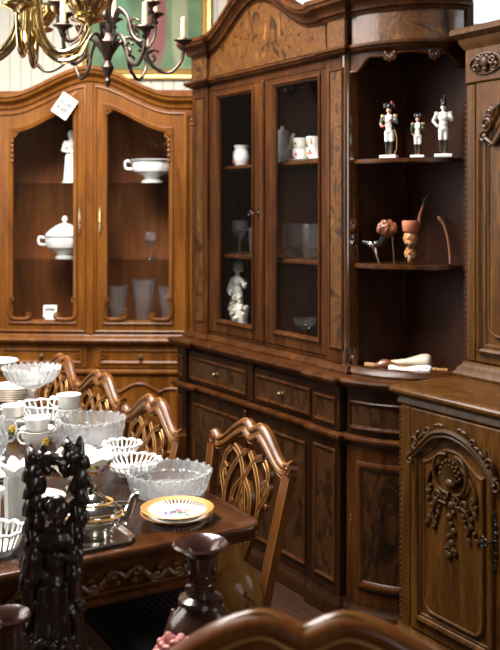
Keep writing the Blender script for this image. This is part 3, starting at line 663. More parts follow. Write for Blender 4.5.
def cherry_door(s):
    xa, xb = .018, .583                                   # from the seam outwards
    gi, go = .098, .478                                   # glass opening
    n = 20
    top = lambda x: ctop(x)-.0
    out = [(s*xa, .86)]+[(s*lerp(xa, xb, i/8), .86) for i in range(1, 9)]+[(s*lerp(xb, xa, i/n), top(lerp(xb, xa, i/n))) for i in range(n+1)]
    gt = lambda x: 2.075+.145*ss(1-(x-.06)/.40)
    hole = [(s*gi, .935), (s*gi, .96)][:1]+[(s*lerp(gi, go, i/8), .935) for i in range(1, 9)]+[(s*lerp(go, gi, i/n), gt(lerp(go, gi, i/n))) for i in range(n+1)]
    m_ = len(out); vs = [cmap(x, z, d) for d in (.0, .024) for x, z in out]+[cmap(x, z, d) for d in (.0, .024) for x, z in hole]
    fs = []
    for i in range(m_):
        j = (i+1) % m_
        fs += [(i, j, m_+j, m_+i), (2*m_+i, 2*m_+j, 3*m_+j, 3*m_+i), (i, j, 2*m_+j, 2*m_+i), (m_+i, m_+j, 3*m_+j, 3*m_+i)]
    d = MB().add(vs, fs).build('door', M['cherry'], CH)
    MB().ring(hole, [(-.022, .024), (-.020, .033), (-.014, .036), (-.006, .032), (.004, .030), (.006, .020), (.006, .005), (-.022, .005)], cmap).build('glazing_bead', M['cherry'], d)
    MB().ring(inset(out, .006), [(0, .024), (.002, .032), (.008, .034), (.014, .030), (.016, .024)], cmap).build('moulding', M['cherry'], d)
    # glass sheet
    g = MB(); H2 = inset(hole, -.004)
    nb = 8; bot = H2[:nb+1]; topl = H2[nb+1:][::-1]
    g.shell(lambda q, t, dd: (lambda x: cmap(x, lerp(.931, gt(abs(x))+.004, t), dd))(s*lerp(gi-.004, go+.004, q)), 16, 1, .010, .013)
    g.build('pane', M['pane'], d)
    # carved scrolls in the corners of the glass
    for cx, sg in ((gi+.03, 1), (go-.03, -1)):
        b = MB(); b.tube([cmap(s*x, z, .034) for x, z in [(v.x, v.y) for v in spline([Vector((cx-sg*.035, 1.06, 0)), Vector((cx-sg*.045, 1.0, 0)), Vector((cx-sg*.03, .955, 0)), Vector((cx+sg*.02, .945, 0)), Vector((cx+sg*.07, .95, 0)), Vector((cx+sg*.09, .965, 0))], 5)]], .011, 7)
        scroll2(b, (s*(cx+sg*.075), .968), .018, cmap, 1.2, 0, 1, .007, d=.036); scroll2(b, (s*(cx-sg*.03), 1.06), .018, cmap, 1.2, 0, 1, .007, d=.036); b.build('carving', M['cherry'], d)
    zt = gt(go); b = MB()
    scroll2(b, (s*(go-.012), zt-.03), .02, cmap, 1.2, 0, 1, .008, d=.036)
    for i in range(5): b.ell(cmap(s*(go-.004), zt-.06-.03*i, .036), (.011, .009, .015-.001*i), seg=8, rings=5)
    b.build('carving', M['cherry'], d); b = MB()
    scroll2(b, (s*(gi+.012), gt(gi)-.03), .02, cmap, 1.2, 0, 1, .008, d=.036)
    b.build('carving', M['cherry'], d)
    b = MB(); x = s*.062; b.tube([cmap(x, z, .026) for z in (1.44, 1.48, 1.53, 1.58, 1.62)], [.003, .010, .007, .010, .003], 8)
    b.ell(cmap(x, 1.53, .036), (.006, .014, .012)); b.build('escutcheon', M['brass'], d)
cherry_door(-1); cherry_door(1)
b = MB(); b.shell(lambda q, t, d: cmap(lerp(-.02, .02, q), lerp(.86, 2.36, t), d), 2, 1, .0, .036); b.build('astragal', M['cherry'], CH)
sec = [(-.03, 0), (.006, 0), (.012, .012), (.026, .020), (.030, .040), (.050, .056), (.060, .062), (.064, .078), (.074, .084), (.074, .105), (-.03, .105)]
b = MB(); b.molding([(-HW-.005, .42, ctop(HW)), (-HW-.005, 0, ctop(HW))]+bowpath(-HW, HW, 44, ctop)+[(HW+.005, .42, ctop(HW))], sec); b.build('cornice', M['cherry'], CH)
b = MB(); b.shell(lambda q, t, d: (lambda x: cmap(x, lerp(ctop(x)-.03, ctop(x)+.04, t), d))(lerp(-HW, HW, q)), 40, 1, -.02, .012); b.build('frieze', M['cherry'], CH)
b = MB(); b.molding([(-HW-.01, .42), (-HW-.01, -.02)]+[(x, y-.02) for x, y in bowpath(-HW, HW, 24)]+[(HW+.01, .42)], [(-.06, .795), (.010, .795), (.018, .802), (.034, .810), (.040, .822), (.034, .834), (.018, .842), (.010, .856), (-.06, .858)]); b.build('ledge', M['cherry'], CH)
b = MB(); b.hprism(bowpath(-HW, HW)+[(HW, .41), (-HW, .41)], .06, .80); b.build('lower_body', M['cherry'], CH)
for s in (-1, 1):
    d = MB().shell(lambda q, t, dd: cmap(s*lerp(.022, .57, q), lerp(.655, .785, t), dd), 10, 1, -.004, .012).build('drawer', M['cherry'], CH)
    MB().ring(rect(s*.05, s*.545, .675, .765, 10), [(0, .012), (.002, .020), (.008, .022), (.014, .016), (.02, .012)], cmap).build('moulding', M['cherry'], d)
    for x in (.075, .52): 
        b = MB(); scroll2(b, (s*x, .72), .02, cmap, 1.2, 0, 1, .006, d=.016); b.build('scroll', M['cherry'], d)
    x = s*.30; b = MB(); b.lathe([(0, 0), (.016, 0), (.016, .003), (.006, .006), (.006, .012), (.012, .017), (.013, .022), (.008, .028), (0, .029)], seg=14)
    p = cmap(x, .72, .012); b.xf(0, Matrix.Translation(p) @ Matrix.Rotation(pi/2, 4, 'X')); b.build('knob', M['old_brass'], d)
    d = MB().shell(lambda q, t, dd: cmap(s*lerp(.022, .57, q), lerp(.10, .60, t), dd), 10, 1, -.004, .010).build('lower_door', M['cherry'], CH)
    lp = [(s*.06, .14)]+[(s*lerp(.06, .53, i/8), .14) for i in range(1, 9)]+[(s*lerp(.53, .06, i/24), .52+.05*abs(cos(i/24*2*pi))-.03*ss(abs(i/12-1)*2-1)) for i in range(25)]
    MB().ring(lp, [(0, .010), (.002, .020), (.010, .024), (.018, .016), (.022, .010)], cmap).build('moulding', M['cherry'], d)
b = MB(); b.molding([(-HW-.004, .42), (-HW-.004, 0)]+bowpath(-HW, HW, 24)+[(HW+.004, .42)], [(-.02, .608), (.012, .608), (.020, .616), (.028, .624), (.028, .634), (.016, .645), (-.02, .648)]); b.build('waist_moulding', M['cherry'], CH)
b = MB(); b.molding([(-HW-.004, .42), (-HW-.004, 0)]+bowpath(-HW, HW, 24)+[(HW+.004, .42)], [(-.05, .002), (.024, .002), (.024, .06), (.010, .08), (-.05, .08)]); b.build('plinth', M['cherry'], CH)

# ================================================================== DINING TABLE
TR = RZ-2*pi/180
TO = Vector(W(.872, -.968)[:2]); tu = Vector((cos(TR), sin(TR))); tv = Vector((-sin(TR), cos(TR)))
def T2(a, c, z=0):                               # a: from the near end backwards, c: from the cabinet side to the left
    p = TO-tu*a-tv*c; return (p.x, p.y, z)
TL, TW, TZ = 2.45, 1.12, .77
DT = thing('dining_table', 'long dark mahogany dining table with carved frieze, laid with china and crystal', 'table', T2(TL/2, TW/2), TR)
def rrect(hx, hy, r, n=6):
    L = []
    for cx, cy, a0 in ((hx-r, hy-r, 0), (-hx+r, hy-r, pi/2), (-hx+r, -hy+r, pi), (hx-r, -hy+r, 3*pi/2)):
        L += [(cx+r*cos(a0+pi/2*i/n), cy+r*sin(a0+pi/2*i/n)) for i in range(n+1)]
    return L
hx, hy = TL/2, TW/2
OL = rrect(hx, hy, .06); b = MB(); prof = [(.020, TZ-.042), (.006, TZ-.040), (.003, TZ-.030), (.010, TZ-.026), (.010, TZ-.022), (.0, TZ-.016), (.0, TZ-.008), (.004, TZ-.002), (.008, TZ)]
n_ = len(OL); vs = [(x, y, z) for o, z in prof for x, y in inset(OL, o)]
fs = [(j*n_+i, j*n_+(i+1) % n_, (j+1)*n_+(i+1) % n_, (j+1)*n_+i) for j in range(len(prof)-1) for i in range(n_)]+[tuple(range(n_)), tuple((len(prof)-1)*n_+i for i in range(n_))]
tt = b.add(vs, fs).build('tabletop', M['table_wood'], DT)
MB().hprism(rrect(hx-.085, hy-.085, .02), TZ-.004, TZ+.0006).build('inlay', M['mahogany_dark'], tt)
ax, ay = hx-.055, hy-.055
for sx_, sy_, L_, name in ((1, 0, ay, 'x'), (-1, 0, ay, 'x'), (0, 1, ax, 'y'), (0, -1, ax, 'y')):
    b = MB()
    if sx_: b.box(sx_*ax-.022*(sx_ > 0), sx_*ax+.022*(sx_ < 0), -ay+.04, ay-.04, .64, TZ-.041); fl = lambda x, z, d: (sx_*(ax+d), x, z)
    else: b.box(-ax+.04, ax-.04, sy_*ay-.022*(sy_ > 0), sy_*ay+.022*(sy_ < 0), .64, TZ-.041); fl = lambda x, z, d: (x, sy_*(ay+d), z)
    ap = b.build('apron', M['mahogany'], DT)
    MB().ring(rect(-L_+.075, L_-.075, .652, .722), [(0, 0), (.0, .008), (.006, .012), (.010, .010), (.012, .002), (.012, 0)], fl).build('moulding', M['mahogany'], ap)
    b = MB(); nn = int(L_*2/.13); st = (2*L_-.20)/nn
    for i in range(nn):
        x = -L_+.10+st*(i+.5); s = 1 if i % 2 else -1
        b.tube([fl(x+st*.5*(t/8-.5)*2, .686+s*.018*sin(pi*(t/8)*2), .006) for t in range(9)], .0075, 6)
        scroll2(b, (x-st*.22, .686+s*.012), .015, fl, 1.2, 0, s, .005, d=.008); scroll2(b, (x+st*.22, .686-s*.012), .015, fl, 1.2, pi, s, .005, d=.008)
        for k_ in range(4): b.ell(fl(x+st*(k_-1.5)*.2, .686+s*.010*(1 if k_ % 2 else -1), .006), (.011, .011, .008), seg=7, rings=5)
    b.build('carved_frieze', M['honey_carved'], ap)
    MB().box(*( (sx_*ax-.01, sx_*ax+.012, -ay+.03, ay-.03, .628, .646, .005) if sx_ > 0 else (sx_*ax-.012, sx_*ax+.01, -ay+.03, ay-.03, .628, .646, .005) if sx_ else (-ax+.03, ax-.03, sy_*ay-.012, sy_*ay+.012, .628, .646, .005))).build('lower_bead', M['mahogany'], ap)
for sx_ in (-1, 1):
    for sy_ in (-1, 1):
        cx, cy = sx_*(ax-.035), sy_*(ay-.035)
        b = MB(); b.box(cx-.042, cx+.042, cy-.042, cy+.042, .632, TZ-.041, .008)
        dx, dy = sx_*.7, sy_*.7
        pts = [(cx, cy, .64), (cx+dx*.030, cy+dy*.030, .605), (cx+dx*.050, cy+dy*.050, .565), (cx+dx*.032, cy+dy*.032, .47), (cx-dx*.01, cy-dy*.01, .34), (cx-dx*.02, cy-dy*.02, .18), (cx, cy, .08), (cx+dx*.025, cy+dy*.025, .03), (cx+dx*.03, cy+dy*.03, .002)]
        b.tube(spline(pts, 4), [v for v in [lerp(a_, c_, k_/4) for a_, c_ in zip([.050, .066, .066, .032, .026, .022, .022, .034], [.066, .066, .032, .026, .022, .022, .034, .032]) for k_ in range(4)]]+[.032], 14)
        lg = b.build('leg', M['honey'], DT)
        b = MB()
        for an in (-1, 0, 1):                                        # carved acanthus on the knee
            a_ = atan2(dy, dx)+an*.75
            for i in range(5):
                z = .60-.032*i; r_ = .086+.010*sin(i*.9); b.tube([(cx+dx*.02+cos(a_)*r_, cy+dy*.02+sin(a_)*r_, z), (cx+dx*.025+cos(a_+.3)*(r_+.004), cy+dy*.025+sin(a_+.3)*(r_+.004), z-.03)], [.007, .003], 6)
            b.ell((cx+dx*.03+cos(a_)*.066, cy+dy*.03+sin(a_)*.080, .575), .012)
        b.build('knee_carving', M['honey_carved'], lg)

# ================================================================== CHAIRS
def make_chair(label):
    t = thing('dining_chair', label, 'chair')
    yb = lambda z: .205+(z-.45)*.18
    NB = Vector((0, -1, .18)).normalized()
    bp = lambda x, z, d=0.0: (x, yb(z)-d, z+d*.18)
    wd_ = M['mahogany']
    for s in (-1, 1):
        b = MB(); pts = [bp(s*lerp(.185, .226, i/6), lerp(.43, .852, i/6)) for i in range(7)]
        b.sweep(pts, [(-.019, -.012), (-.019, .010), (-.015, .014), (.015, .014), (.019, .010), (.019, -.012)], NB); st = b.build('back_post', wd_, t)
        b = MB()
        for o in (-.0175, .0175): b.tube([bp(s*lerp(.185, .226, i/6)+o, lerp(.45, .84, i/6), .0135) for i in range(7)], .0016, 5)
        b.build('gilt_edge', M['gilt'], st)
        b = MB(); pts = [(s*.185, yb(.45), .45), (s*.186, .212, .30), (s*.19, .24, .12), (s*.195, .272, .002)]
        b.sweep(spline(pts, 3), [(-.018, -.018), (-.018, .018), (.018, .018), (.018, -.018)], (0, -1, 0)); b.build('leg', wd_, t)
        b = MB(); pts = spline([(s*.205, -.205, .44), (s*.222, -.222, .39), (s*.215, -.215, .30), (s*.196, -.196, .16), (s*.196, -.196, .07), (s*.212, -.212, .025), (s*.216, -.216, .002)], 3)
        rs = [.034, .036, .037, .036, .034, .030, .026, .023, .020, .018, .017, .017, .017, .019, .023, .027, .028, .027, .024]
        b.tube(pts, rs[:len(pts)], 10); b.build('leg', wd_, t)
    # crest rail with reeded mouldings
    cz = lambda x: .850+.080*ss((.205-abs(x))/.175)+.012*ss((abs(x)-.19)/.045)-.017*(1-ss(abs(x)/.045))
    xs = [-.238+.476*i/48 for i in range(49)]
    sec = []
    for i in range(17):
        a = -.025+.050*i/16; sec.append((a, .006+.011*abs(sin(i/16*2*pi))**.8))
    sec += [(.028, .002), (.026, -.012), (.0, -.016), (-.026, -.012), (-.028, .002)]
    b = MB(); b.sweep([bp(x, cz(x)) for x in xs], sec, NB, scale=[1.02-.25*ss((abs(x)-.06)/.14)+.22*ss((abs(x)-.205)/.03) for x in xs]); cr = b.build('crest_rail', wd_, t, ang=50)
    b = MB()
    for o, d in ((.026, .006), (.0, .009), (-.026, .006)):
        b.tube([bp(x, cz(x)+o*(1.0-.25*ss((abs(x)-.06)/.14)), d) for x in xs[2:-2]], .0019, 5)
    b.build('gilt_edge', M['gilt'], cr)
    for s in (-1, 1):
        b = MB(); b.tube([bp(s*.230, cz(.236)+.003, -.013), bp(s*.230, cz(.236)+.003, .013)], .013, 10); b.tube([bp(s*.224, cz(.236)-.016, -.012), bp(s*.224, cz(.236)-.016, .013)], .010, 10)
        scroll2(b, (s*.222, cz(.222)), .016, lambda x, z, d: bp(x, z, d), 1.3, 0, s, .004, d=.014)
        b.build('ear_scroll', wd_, cr)
    # pierced splat
    R2 = [(-.0085, -.008), (-.0085, .006), (-.003, .010), (.003, .010), (.0085, .006), (.0085, -.008)]
    b = MB(); g = MB()
    curves = [[(.030, .455), (.044, .54), (.078, .64), (.100, .72), (.094, .785), (.062, .845), (.012, .895)],
              [(.016, .455), (.026, .55), (.048, .65), (.056, .715), (.044, .77), (.0, .815)],
              [(.050, .62), (.030, .70), (.012, .76), (-.012, .83), (-.045, .875), (-.085, .895)],
              [(.004, .47), (.010, .58), (.024, .66), (.018, .71), (.0, .745)],
              [(.098, .73), (.122, .77), (.138, .80), (.128, .825), (.108, .815)],
              [(.112, .79), (.13, .83), (.125, .86), (.10, .885)]]
    for cu in curves:
        for s in (-1, 1):
            P = [bp(s*v.x, .455+(v.y-.455)*.93, .002) for v in spline([Vector((x, z, 0)) for x, z in cu], 6)]
            b.sweep(P, R2, NB)
            for o in (-.0078, .0078):
                Q = []
                for i, p in enumerate(P):
                    a = Vector(P[max(0, i-1)]); c = Vector(P[min(len(P)-1, i+1)]); sd = (c-a).normalized().cross(NB)
                    Q.append(Vector(p)+sd*o+NB*.008)
                g.tube(Q, .0016, 5)
            if cu is curves[4]:
                for k_ in range(4): b.ell(bp(s*(.118+.006*k_), .775-.014*k_, .004), (.013, .007, .012), Matrix.Rotation(s*.5, 3, 'Y'), 8, 5)
    b.ell(bp(0, .79, .006), (.014, .008, .020)); b.ell(bp(0, .73, .006), (.010, .008, .016))
    for s in (-1, 1): b.ell(bp(s*.05, .70, .006), (.012, .008, .016))
    sp = b.build('splat', wd_, t); g.build('gilt_edge', M['gilt'], sp)
    b = MB(); b.box(-.075, .075, .186, .222, .425, .468, .006); b.build('splat_shoe', wd_, t)
    # seat
    b = MB(); b.hprism([(-.235, -.235), (.235, -.235), (.205, .215), (-.205, .215)], .39, .445); b.build('seat_rail', wd_, t)
    n = 26; prof = []
    b = MB()
    def seat(s, q, d):
        y = lerp(-.228, .185, q); w = lerp(.228, .198, q); e = 1-max(abs(2*s-1), abs(2*q-1))**6
        return (lerp(-w, w, s), y, .446+d*(.030*e+.004*abs(sin(q*pi*22))*e+.006))
    b.shell(seat, 12, 88, 0, 1); b.build('seat_cushion', M['black_cloth'], t, ang=60)
    return t
GC = 'dining chairs along the cabinet side of the table'
ch0 = make_chair('carved mahogany dining chair nearest the table corner, with gilt edged pierced splat')
spots = [(.522, -1.085), (.01, -1.167), (-.545, -1.122), (-1.05, -1.09)]
lab = [None, 'carved mahogany dining chair, second from the near table corner, behind the crystal bowls',
       'carved mahogany dining chair, third from the near table corner, behind the stacked cups', 'carved mahogany dining chair farthest down the table, behind the glass compote']
for i, (u, v) in enumerate(spots):
    if i == 0: ch0.location = W(u, v); ch0.rotation_euler = (0, 0, TR); ch0['group'] = GC
    else: dup(ch0, lab[i], W(u, v), TR+(.03 if i == 2 else 0), GC)
fc = dup(ch0, 'carved chair in the foreground showing only its double-humped reeded crest rail', (.052, .863, 0), -.05, scale=1.14); fc.scale.x = 1.32
del fc['group']

# ================================================================== SMALL THINGS
def blob(name, mb, voxel, mats, parent=None, pick=None, smooth=4):
    me = mb.mesh('tmp', mats[0]); o = bpy.data.objects.new('tmp', me); C.objects.link(o)
    r = o.modifiers.new('r', 'REMESH'); r.mode = 'VOXEL'; r.voxel_size = voxel; r.use_smooth_shade = True
    sm = o.modifiers.new('s', 'SMOOTH'); sm.iterations = smooth; sm.factor = .5
    dg = bpy.context.evaluated_depsgraph_get(); dg.update(); m2 = bpy.data.meshes.new_from_object(o.evaluated_get(dg)); m2.name = name
    bpy.data.objects.remove(o); bpy.data.meshes.remove(me)
    m2.materials.clear()
    for m in mats: m2.materials.append(m)
    if pick:
        for f in m2.polygons: f.material_index = pick(f.center)
    m2.shade_smooth(); ob = bpy.data.objects.new(name, m2); C.objects.link(ob)
    if parent: ob.parent = parent
    return ob
def world_uv(x, y): d = Vector((x, y))-O; return d.dot(UA), d.dot(VA)

# ---------------- tableware
ZT = TZ+.0012
def flutes(n, a, i0=0, sc=0.0): return lambda an, i, r, z: ((r*(1+a*cos(n*an)) if i >= i0 else r), z+(sc*cos(n*an) if i >= i0+1 and sc else 0))
def double(prof, th):                         # an open vessel: outside profile up, inside down
    return prof+[(max(r-th, 0.0), z+(th*.6 if i == len(prof)-1 else 0)) for i, (r, z) in reversed(list(enumerate(prof)))][:-1]+[(0, prof[0][1]+th)]
def openwork(name, label, loc, r0, r1, h, n, mat, cat, foot=.012, flare=1.0, sx=1.0, rim=.006):
    t = thing(name, label, cat, loc)
    MB().lathe([(0, 0), (r0*.75, 0), (r0*.78, foot), (r0, foot+.002), (r0, foot+.008), (r0*.9, foot+.010), (0, foot+.008)], seg=28, sx=sx).build('base', mat, t)
    b = MB()
    for k_ in range(n):
        a = 2*pi*k_/n; P = []
        for j in range(6):
            q = j/5; r = lerp(r0*.97, r1, q**flare); P.append((r*cos(a)*sx, r*sin(a), lerp(foot+.006, h-.004, q)))
        b.tube(P, [.0042, .0034, .0032, .0032, .0036, .0045], 5)
    b.build('pierced_side', mat, t)
    MB().torus(r1, rim, (0, 0, h-rim*.5), 48, 8, sx, 1, lambda an, i, r, z: (r*(1+.025*cos(n*an/2)), z*.7+.0025*cos(n*an/2))).build('rim', mat, t)
    return t
def spot(x, y): return (x, y, ZT)
# decorated pierced plates, stacked in two
for k_ in range(2):
    t = thing('dessert_plate', ['gold rimmed pierced porcelain plate, lower of the stacked pair at the table corner', 'gold rimmed pierced porcelain plate with painted flowers, on top of the stacked pair'][k_], 'plate', (-.195, 2.525, ZT+k_*.0125), k_*.3, 'pierced dessert plates')
    MB().lathe([(0, 0), (.045, 0), (.047, .003), (.062, .006), (.064, .009), (.060, .010), (.045, .0065), (0, .006)], seg=40).build('well', M['porcelain'], t)
    b = MB()
    for i in range(44):
        a = 2*pi*i/44; b.tube([(r*cos(a), r*sin(a), z) for r, z in ((.061, .009), (.070, .0115), (.081, .0145))], .0022, 5)
    b.build('pierced_border', M['porcelain'], t)
    MB().ring_lathe([(.079, .0125), (.096, .0175), (.0985, .0195), (.096, .0205), (.079, .0155)], seg=66, mod=lambda an, i, r, z: (r*(1+.008*cos(22*an)) if i in (1, 2, 3) else r, z)).build('gilt_rim', M['gold_rim'], t)
    if k_:
        for cn in ('rose', 'blue', 'violet', 'yellow', 'green'):
            b = MB()
            for i in range(7): b.ell((random.gauss(0, .017), random.gauss(0, .012), .0072), (random.uniform(.004, .008), random.uniform(.003, .006), .0008), Matrix.Rotation(random.random()*3, 3, 'Z'), 8, 4)
            b.build('painted_flower', M[cn], t)
# cut crystal bowls
def cut_bowl(label, loc, r, h, n, base=.55, vert=.0, sc=.004):
    t = thing('crystal_bowl', label, 'bowl', loc)
    rr = lambda q: r*lerp(base, 1, q**(.8 if vert else 1.0))
    out = [(0, 0), (rr(0)*.94, 0), (rr(.02), h*.06), (rr(.12), h*.18), (rr(.42), h*.44), (rr(.50), h*.50), (rr(.58), h*.56), (rr(.90), h*.92), (rr(1), h)]
    full = out+[(r-.008, h), (rr(.5)-.010, h*.5), (rr(.1)-.011, h*.2), (0, h*.16)]
    def mod(an, i, q, z):
        k_ = round(an*n*4/(2*pi)) % 4; zz = (0, .5, 1, .5)[k_]; z2 = (1, .5, 0, .5)[k_]
        a = {3: .05*zz, 4: .05*zz, 5: 0, 6: .05*z2, 7: .05*z2, 8: .02*zz}.get(i, 0)
        return q*(1+a), z+(sc*(zz-.5)*2 if i in (8, 9) else 0)
    MB().lathe(full, seg=n*4, mod=mod).build('bowl', M['crystal'], t, ang=4)
    b = MB()
    for k_ in range(n):
        a = 2*pi*(k_+.5)/n; R1 = rr(.97)*1.03; b.ell((R1*cos(a), R1*sin(a), h*.97), (.005, .005, .006), None, 6, 4)
    b.build('rim_beads', M['crystal_cut'], t)
    return t
cut_bowl('low cut crystal bowl with scalloped rim beside the gold rimmed plates', spot(-.238, 2.76), .122, .066, 24, .86, sc=.003)
cut_bowl('deep cut crystal bowl with straight sides, below the second chair', spot(-.566, 3.34), .120, .092, 20, .86, .6, .0015)
openwork('openwork_dish', 'white pierced porcelain dish with scalloped rim behind the low crystal bowl', spot(-.372, 2.945), .055, .092, .048, 30, M['porcelain'], 'dish', flare=.6)
openwork('openwork_basket', 'small white openwork porcelain basket in front of the deep crystal bowl', spot(-.425, 3.13), .040, .062, .056, 22, M['porcelain'], 'basket')
openwork('openwork_bowl', 'white openwork porcelain bowl at the front left table edge', spot(-.607, 2.270), .045, .062, .062, 22, M['porcelain'], 'bowl')
# footed floral bowl
t = thing('floral_bowl', 'cream footed bowl with wavy rim and painted flowers behind the dark carved sculpture', 'bowl', spot(-.503, 2.80))
wavy = lambda an, i, r, z: (r*(1+(.06*cos(8*an) if i in (6, 7) else .03*cos(8*an) if i in (5, 8) else 0)), z+(.006*cos(8*an) if i in (6, 7) else 0))
MB().lathe([(0, 0), (.045, 0), (.046, .006), (.028, .014), (.030, .026), (.060, .045), (.086, .075), (.098, .100), (.094, .101), (.080, .076), (.055, .050), (0, .036)], seg=48, mod=lambda an, i, r, z: (r*(1+(.05*cos(8*an) if i in (7, 8) else .025*cos(8*an) if i in (6, 9) else 0)), z+(.006*cos(8*an) if i in (7, 8) else 0))).build('body', M['cream'], t)
for cn, da in (('yellow', 0), ('rose', .16), ('green', .1), ('violet', -.1), ('orange', .05)):
    b = MB()
    for g in (-1.9, -1.1, -.3):
        for i in range(3):
            a = g+da*1.4+random.uniform(-.12, .12); z = .070+random.uniform(-.012, .014); r = .0855+(z-.075)*.5
            b.ell((r*cos(a), r*sin(a), z), (.007, .007, .005), None, 7, 5)
    b.build('painted_flower', M[cn], t)
# silver teapot on its tray
t = thing('tea_tray', 'small polished silver tray with cut corners under the teapot', 'tray', spot(-.405, 2.392), TR)
o_ = [(-.105, -.06), (-.075, -.085), (.075, -.085), (.105, -.06), (.105, .06), (.075, .085), (-.075, .085), (-.105, .06)]
MB().hprism(o_, 0, .003).build('plate', M['silver'], t); MB().ring(o_, [(0, 0), (-.006, .006), (-.003, .009), (.003, .007), (.006, .0)], lambda x, y, d: (x, y, .002+d)).build('rim', M['silver'], t)
t = thing('teapot', 'polished silver teapot with dark spout standing on the silver tray', 'teapot', (-.405, 2.392, ZT+.0034), -.05)
lob = lambda an, i, r, z: (r*(1+.02*abs(cos(5*an))), z)
MB().lathe([(0, 0), (.048, 0), (.052, .006), (.046, .012), (.062, .024), (.074, .042), (.076, .055), (.072, .062), (.074, .066), (.066, .074), (.052, .084), (.036, .090), (0, .091)], seg=40, mod=lob, sx=1.05, sy=.85).build('body', M['silver'], t)
l = MB().lathe([(.036, .0905), (.038, .094), (.030, .101), (.016, .107), (0, .109)], seg=28, sx=1.05, sy=.85).build('lid', M['silver'], t)
MB().lathe([(0, .107), (.006, .109), (.004, .115), (.010, .122), (.006, .130), (0, .132)], seg=12).build('finial', M['mahogany_dark'], l)
MB().tube(spline([(.066, 0, .036), (.090, 0, .045), (.100, 0, .070), (.110, 0, .098), (.124, 0, .106)], 5), [.017, .016, .0155, .015, .0145, .0135, .0125, .012, .0115, .011, .0105, .010, .0095, .009, .0085, .008, .0075, .007, .0068, .0065, .006], 10).build('spout', M['silver'], t)
b = MB(); b.tube(spline([(-.066, 0, .030), (-.100, 0, .034), (-.118, 0, .062), (-.110, 0, .092), (-.072, 0, .085)], 5), .006, 8); b.build('handle', M['mahogany_dark'], t)
b = MB(); b.torus(.077, .003, (0, 0, .055), 40, 6, 1.05, .85); b.torus(.053, .0025, (0, 0, .085), 36, 6, 1.05, .85); b.build('band', M['gold_rim'], t)
t = thing('sugar_tongs', 'ornate silver serving tongs lying behind the teapot', 'tongs', (-.40, 2.60, ZT), .25)
b = MB(); b.tube(spline([(-.07, .012, .006), (-.02, .016, .012), (.05, .010, .014), (.075, 0, .012), (.05, -.010, .014), (-.02, -.016, .012), (-.07, -.012, .006)], 5), .004, 7)
for s in (-1, 1): b.ell((-.078, s*.012, .006), (.014, .008, .004))
b.build('arms', M['silver'], t)
# cups, saucers, jug
def cup_mesh(r, h, mat, parent, z=0.0, rm=0):
    b = MB().lathe([(0, 0), (r*.62, 0), (r*.64, .004), (r*.60, .007), (r*.86, h*.35), (r*.92, h*.7), (r, h), (r-.0035, h+.0005), (r*.88, h*.7), (r*.82, h*.35), (0, .010)], (0, 0, z), 36)
    o = b.build('bowl', mat, parent); MB().torus(r-.0016, .0022, (0, 0, z+h), 36, 6).build('gilt_rim', M['cream'], parent); return o
def flower(par, r, z, a, s=1.0):
    b = MB()
    for k_ in range(6):
        q = 2*pi*k_/6; da = .010*s*cos(q)/r; b.ell((r*cos(a+da), r*sin(a+da), z+.010*s*sin(q)), (.0075*s, .0075*s, .0065*s), None, 7, 5)
    b.ell((r*cos(a), r*sin(a), z), .008*s, None, 7, 5); b.build('painted_flower', M['yellow'], par)
    b = MB()
    for q in (-2.4, -1.6, -.7, .3): b.ell((r*cos(a+.019*s*cos(q)/r), r*sin(a+.019*s*cos(q)/r), z+.019*s*sin(q)), (.005*s, .005*s, .008*s), None, 7, 5)
    b.build('painted_leaf', M['green'], par)
GCU = 'white cups with yellow flowers'
def cup(loc, label, r, h, ha, fa=None, zoff=0.0):
    t = thing('tea_cup', label, 'cup', (loc[0], loc[1], loc[2]+zoff), 0, GCU); cup_mesh(r, h, M['porcelain'], t)
    P = [(r*.88*cos(ha), r*.88*sin(ha), h*.80), (r*1.45*cos(ha), r*1.45*sin(ha), h*.85), (r*1.6*cos(ha), r*1.6*sin(ha), h*.55), (r*1.3*cos(ha), r*1.3*sin(ha), h*.3), (r*.84*cos(ha), r*.84*sin(ha), h*.28)]
    MB().tube(spline(P, 5), .0036, 7).build('handle', M['porcelain'], t)
    if fa is not None: flower(t, r*.895, h*.5, fa)
    return t
cs = [((-.685, 3.56), .046, .078, 'behind the deep crystal bowl', 2.6, -.5), ((-.736, 3.25), .045, .066, 'in the middle of the laid china', 2.9, -.55), ((-.872, 3.46), .045, .066, 'at the left edge of the frame', -2.9, -1.25)]
for (x, y), r, h, w, ha, fa in cs:
    cup(spot(x, y), 'white porcelain cup, lower of the stacked pair '+w, r, h, ha, fa)
    cup(spot(x, y), 'white porcelain cup, upper of the stacked pair '+w, r, h*.82, ha+.5, None, h*.86)
def plate_pile(n, x, y, r, name, labs, cat, grp, mat=M['porcelain'], dz=.0095):
    for k_ in range(n):
        t = thing(name, labs(k_), cat, (x+random.uniform(-.003, .003), y+random.uniform(-.003, .003), ZT+k_*dz), random.random(), grp)
        MB().lathe([(0, 0), (r*.55, 0), (r*.58, .003), (r*.72, .006), (r, .016), (r-.002, .0185), (r*.70, .0095), (r*.5, .006), (0, .006)], seg=36).build('plate', mat, t)
        MB().torus(r-.001, .0007, (0, 0, .0182), 36, 5).build('gilt_rim', M['gold_rim'], t)
OR = ['bottom', 'second', 'third', 'fourth', 'fifth', 'sixth', 'top']
plate_pile(6, -1.03, 4.10, .10, 'dinner_plate', lambda k_: 'white gold edged plate, %s of the tall stack behind the glass compote' % (OR[k_]+' from below' if 0 < k_ < 5 else ['bottom', 'top'][k_ > 0]), 'plate', 'plates in the tall stack')
plate_pile(4, -.762, 3.385, .062, 'saucer', lambda k_: 'white saucer, %s of the small stack beside the deep crystal bowl' % (OR[k_]+' from below' if 0 < k_ < 3 else ['bottom', 'top'][k_ > 0]), 'saucer', 'stacked saucers')
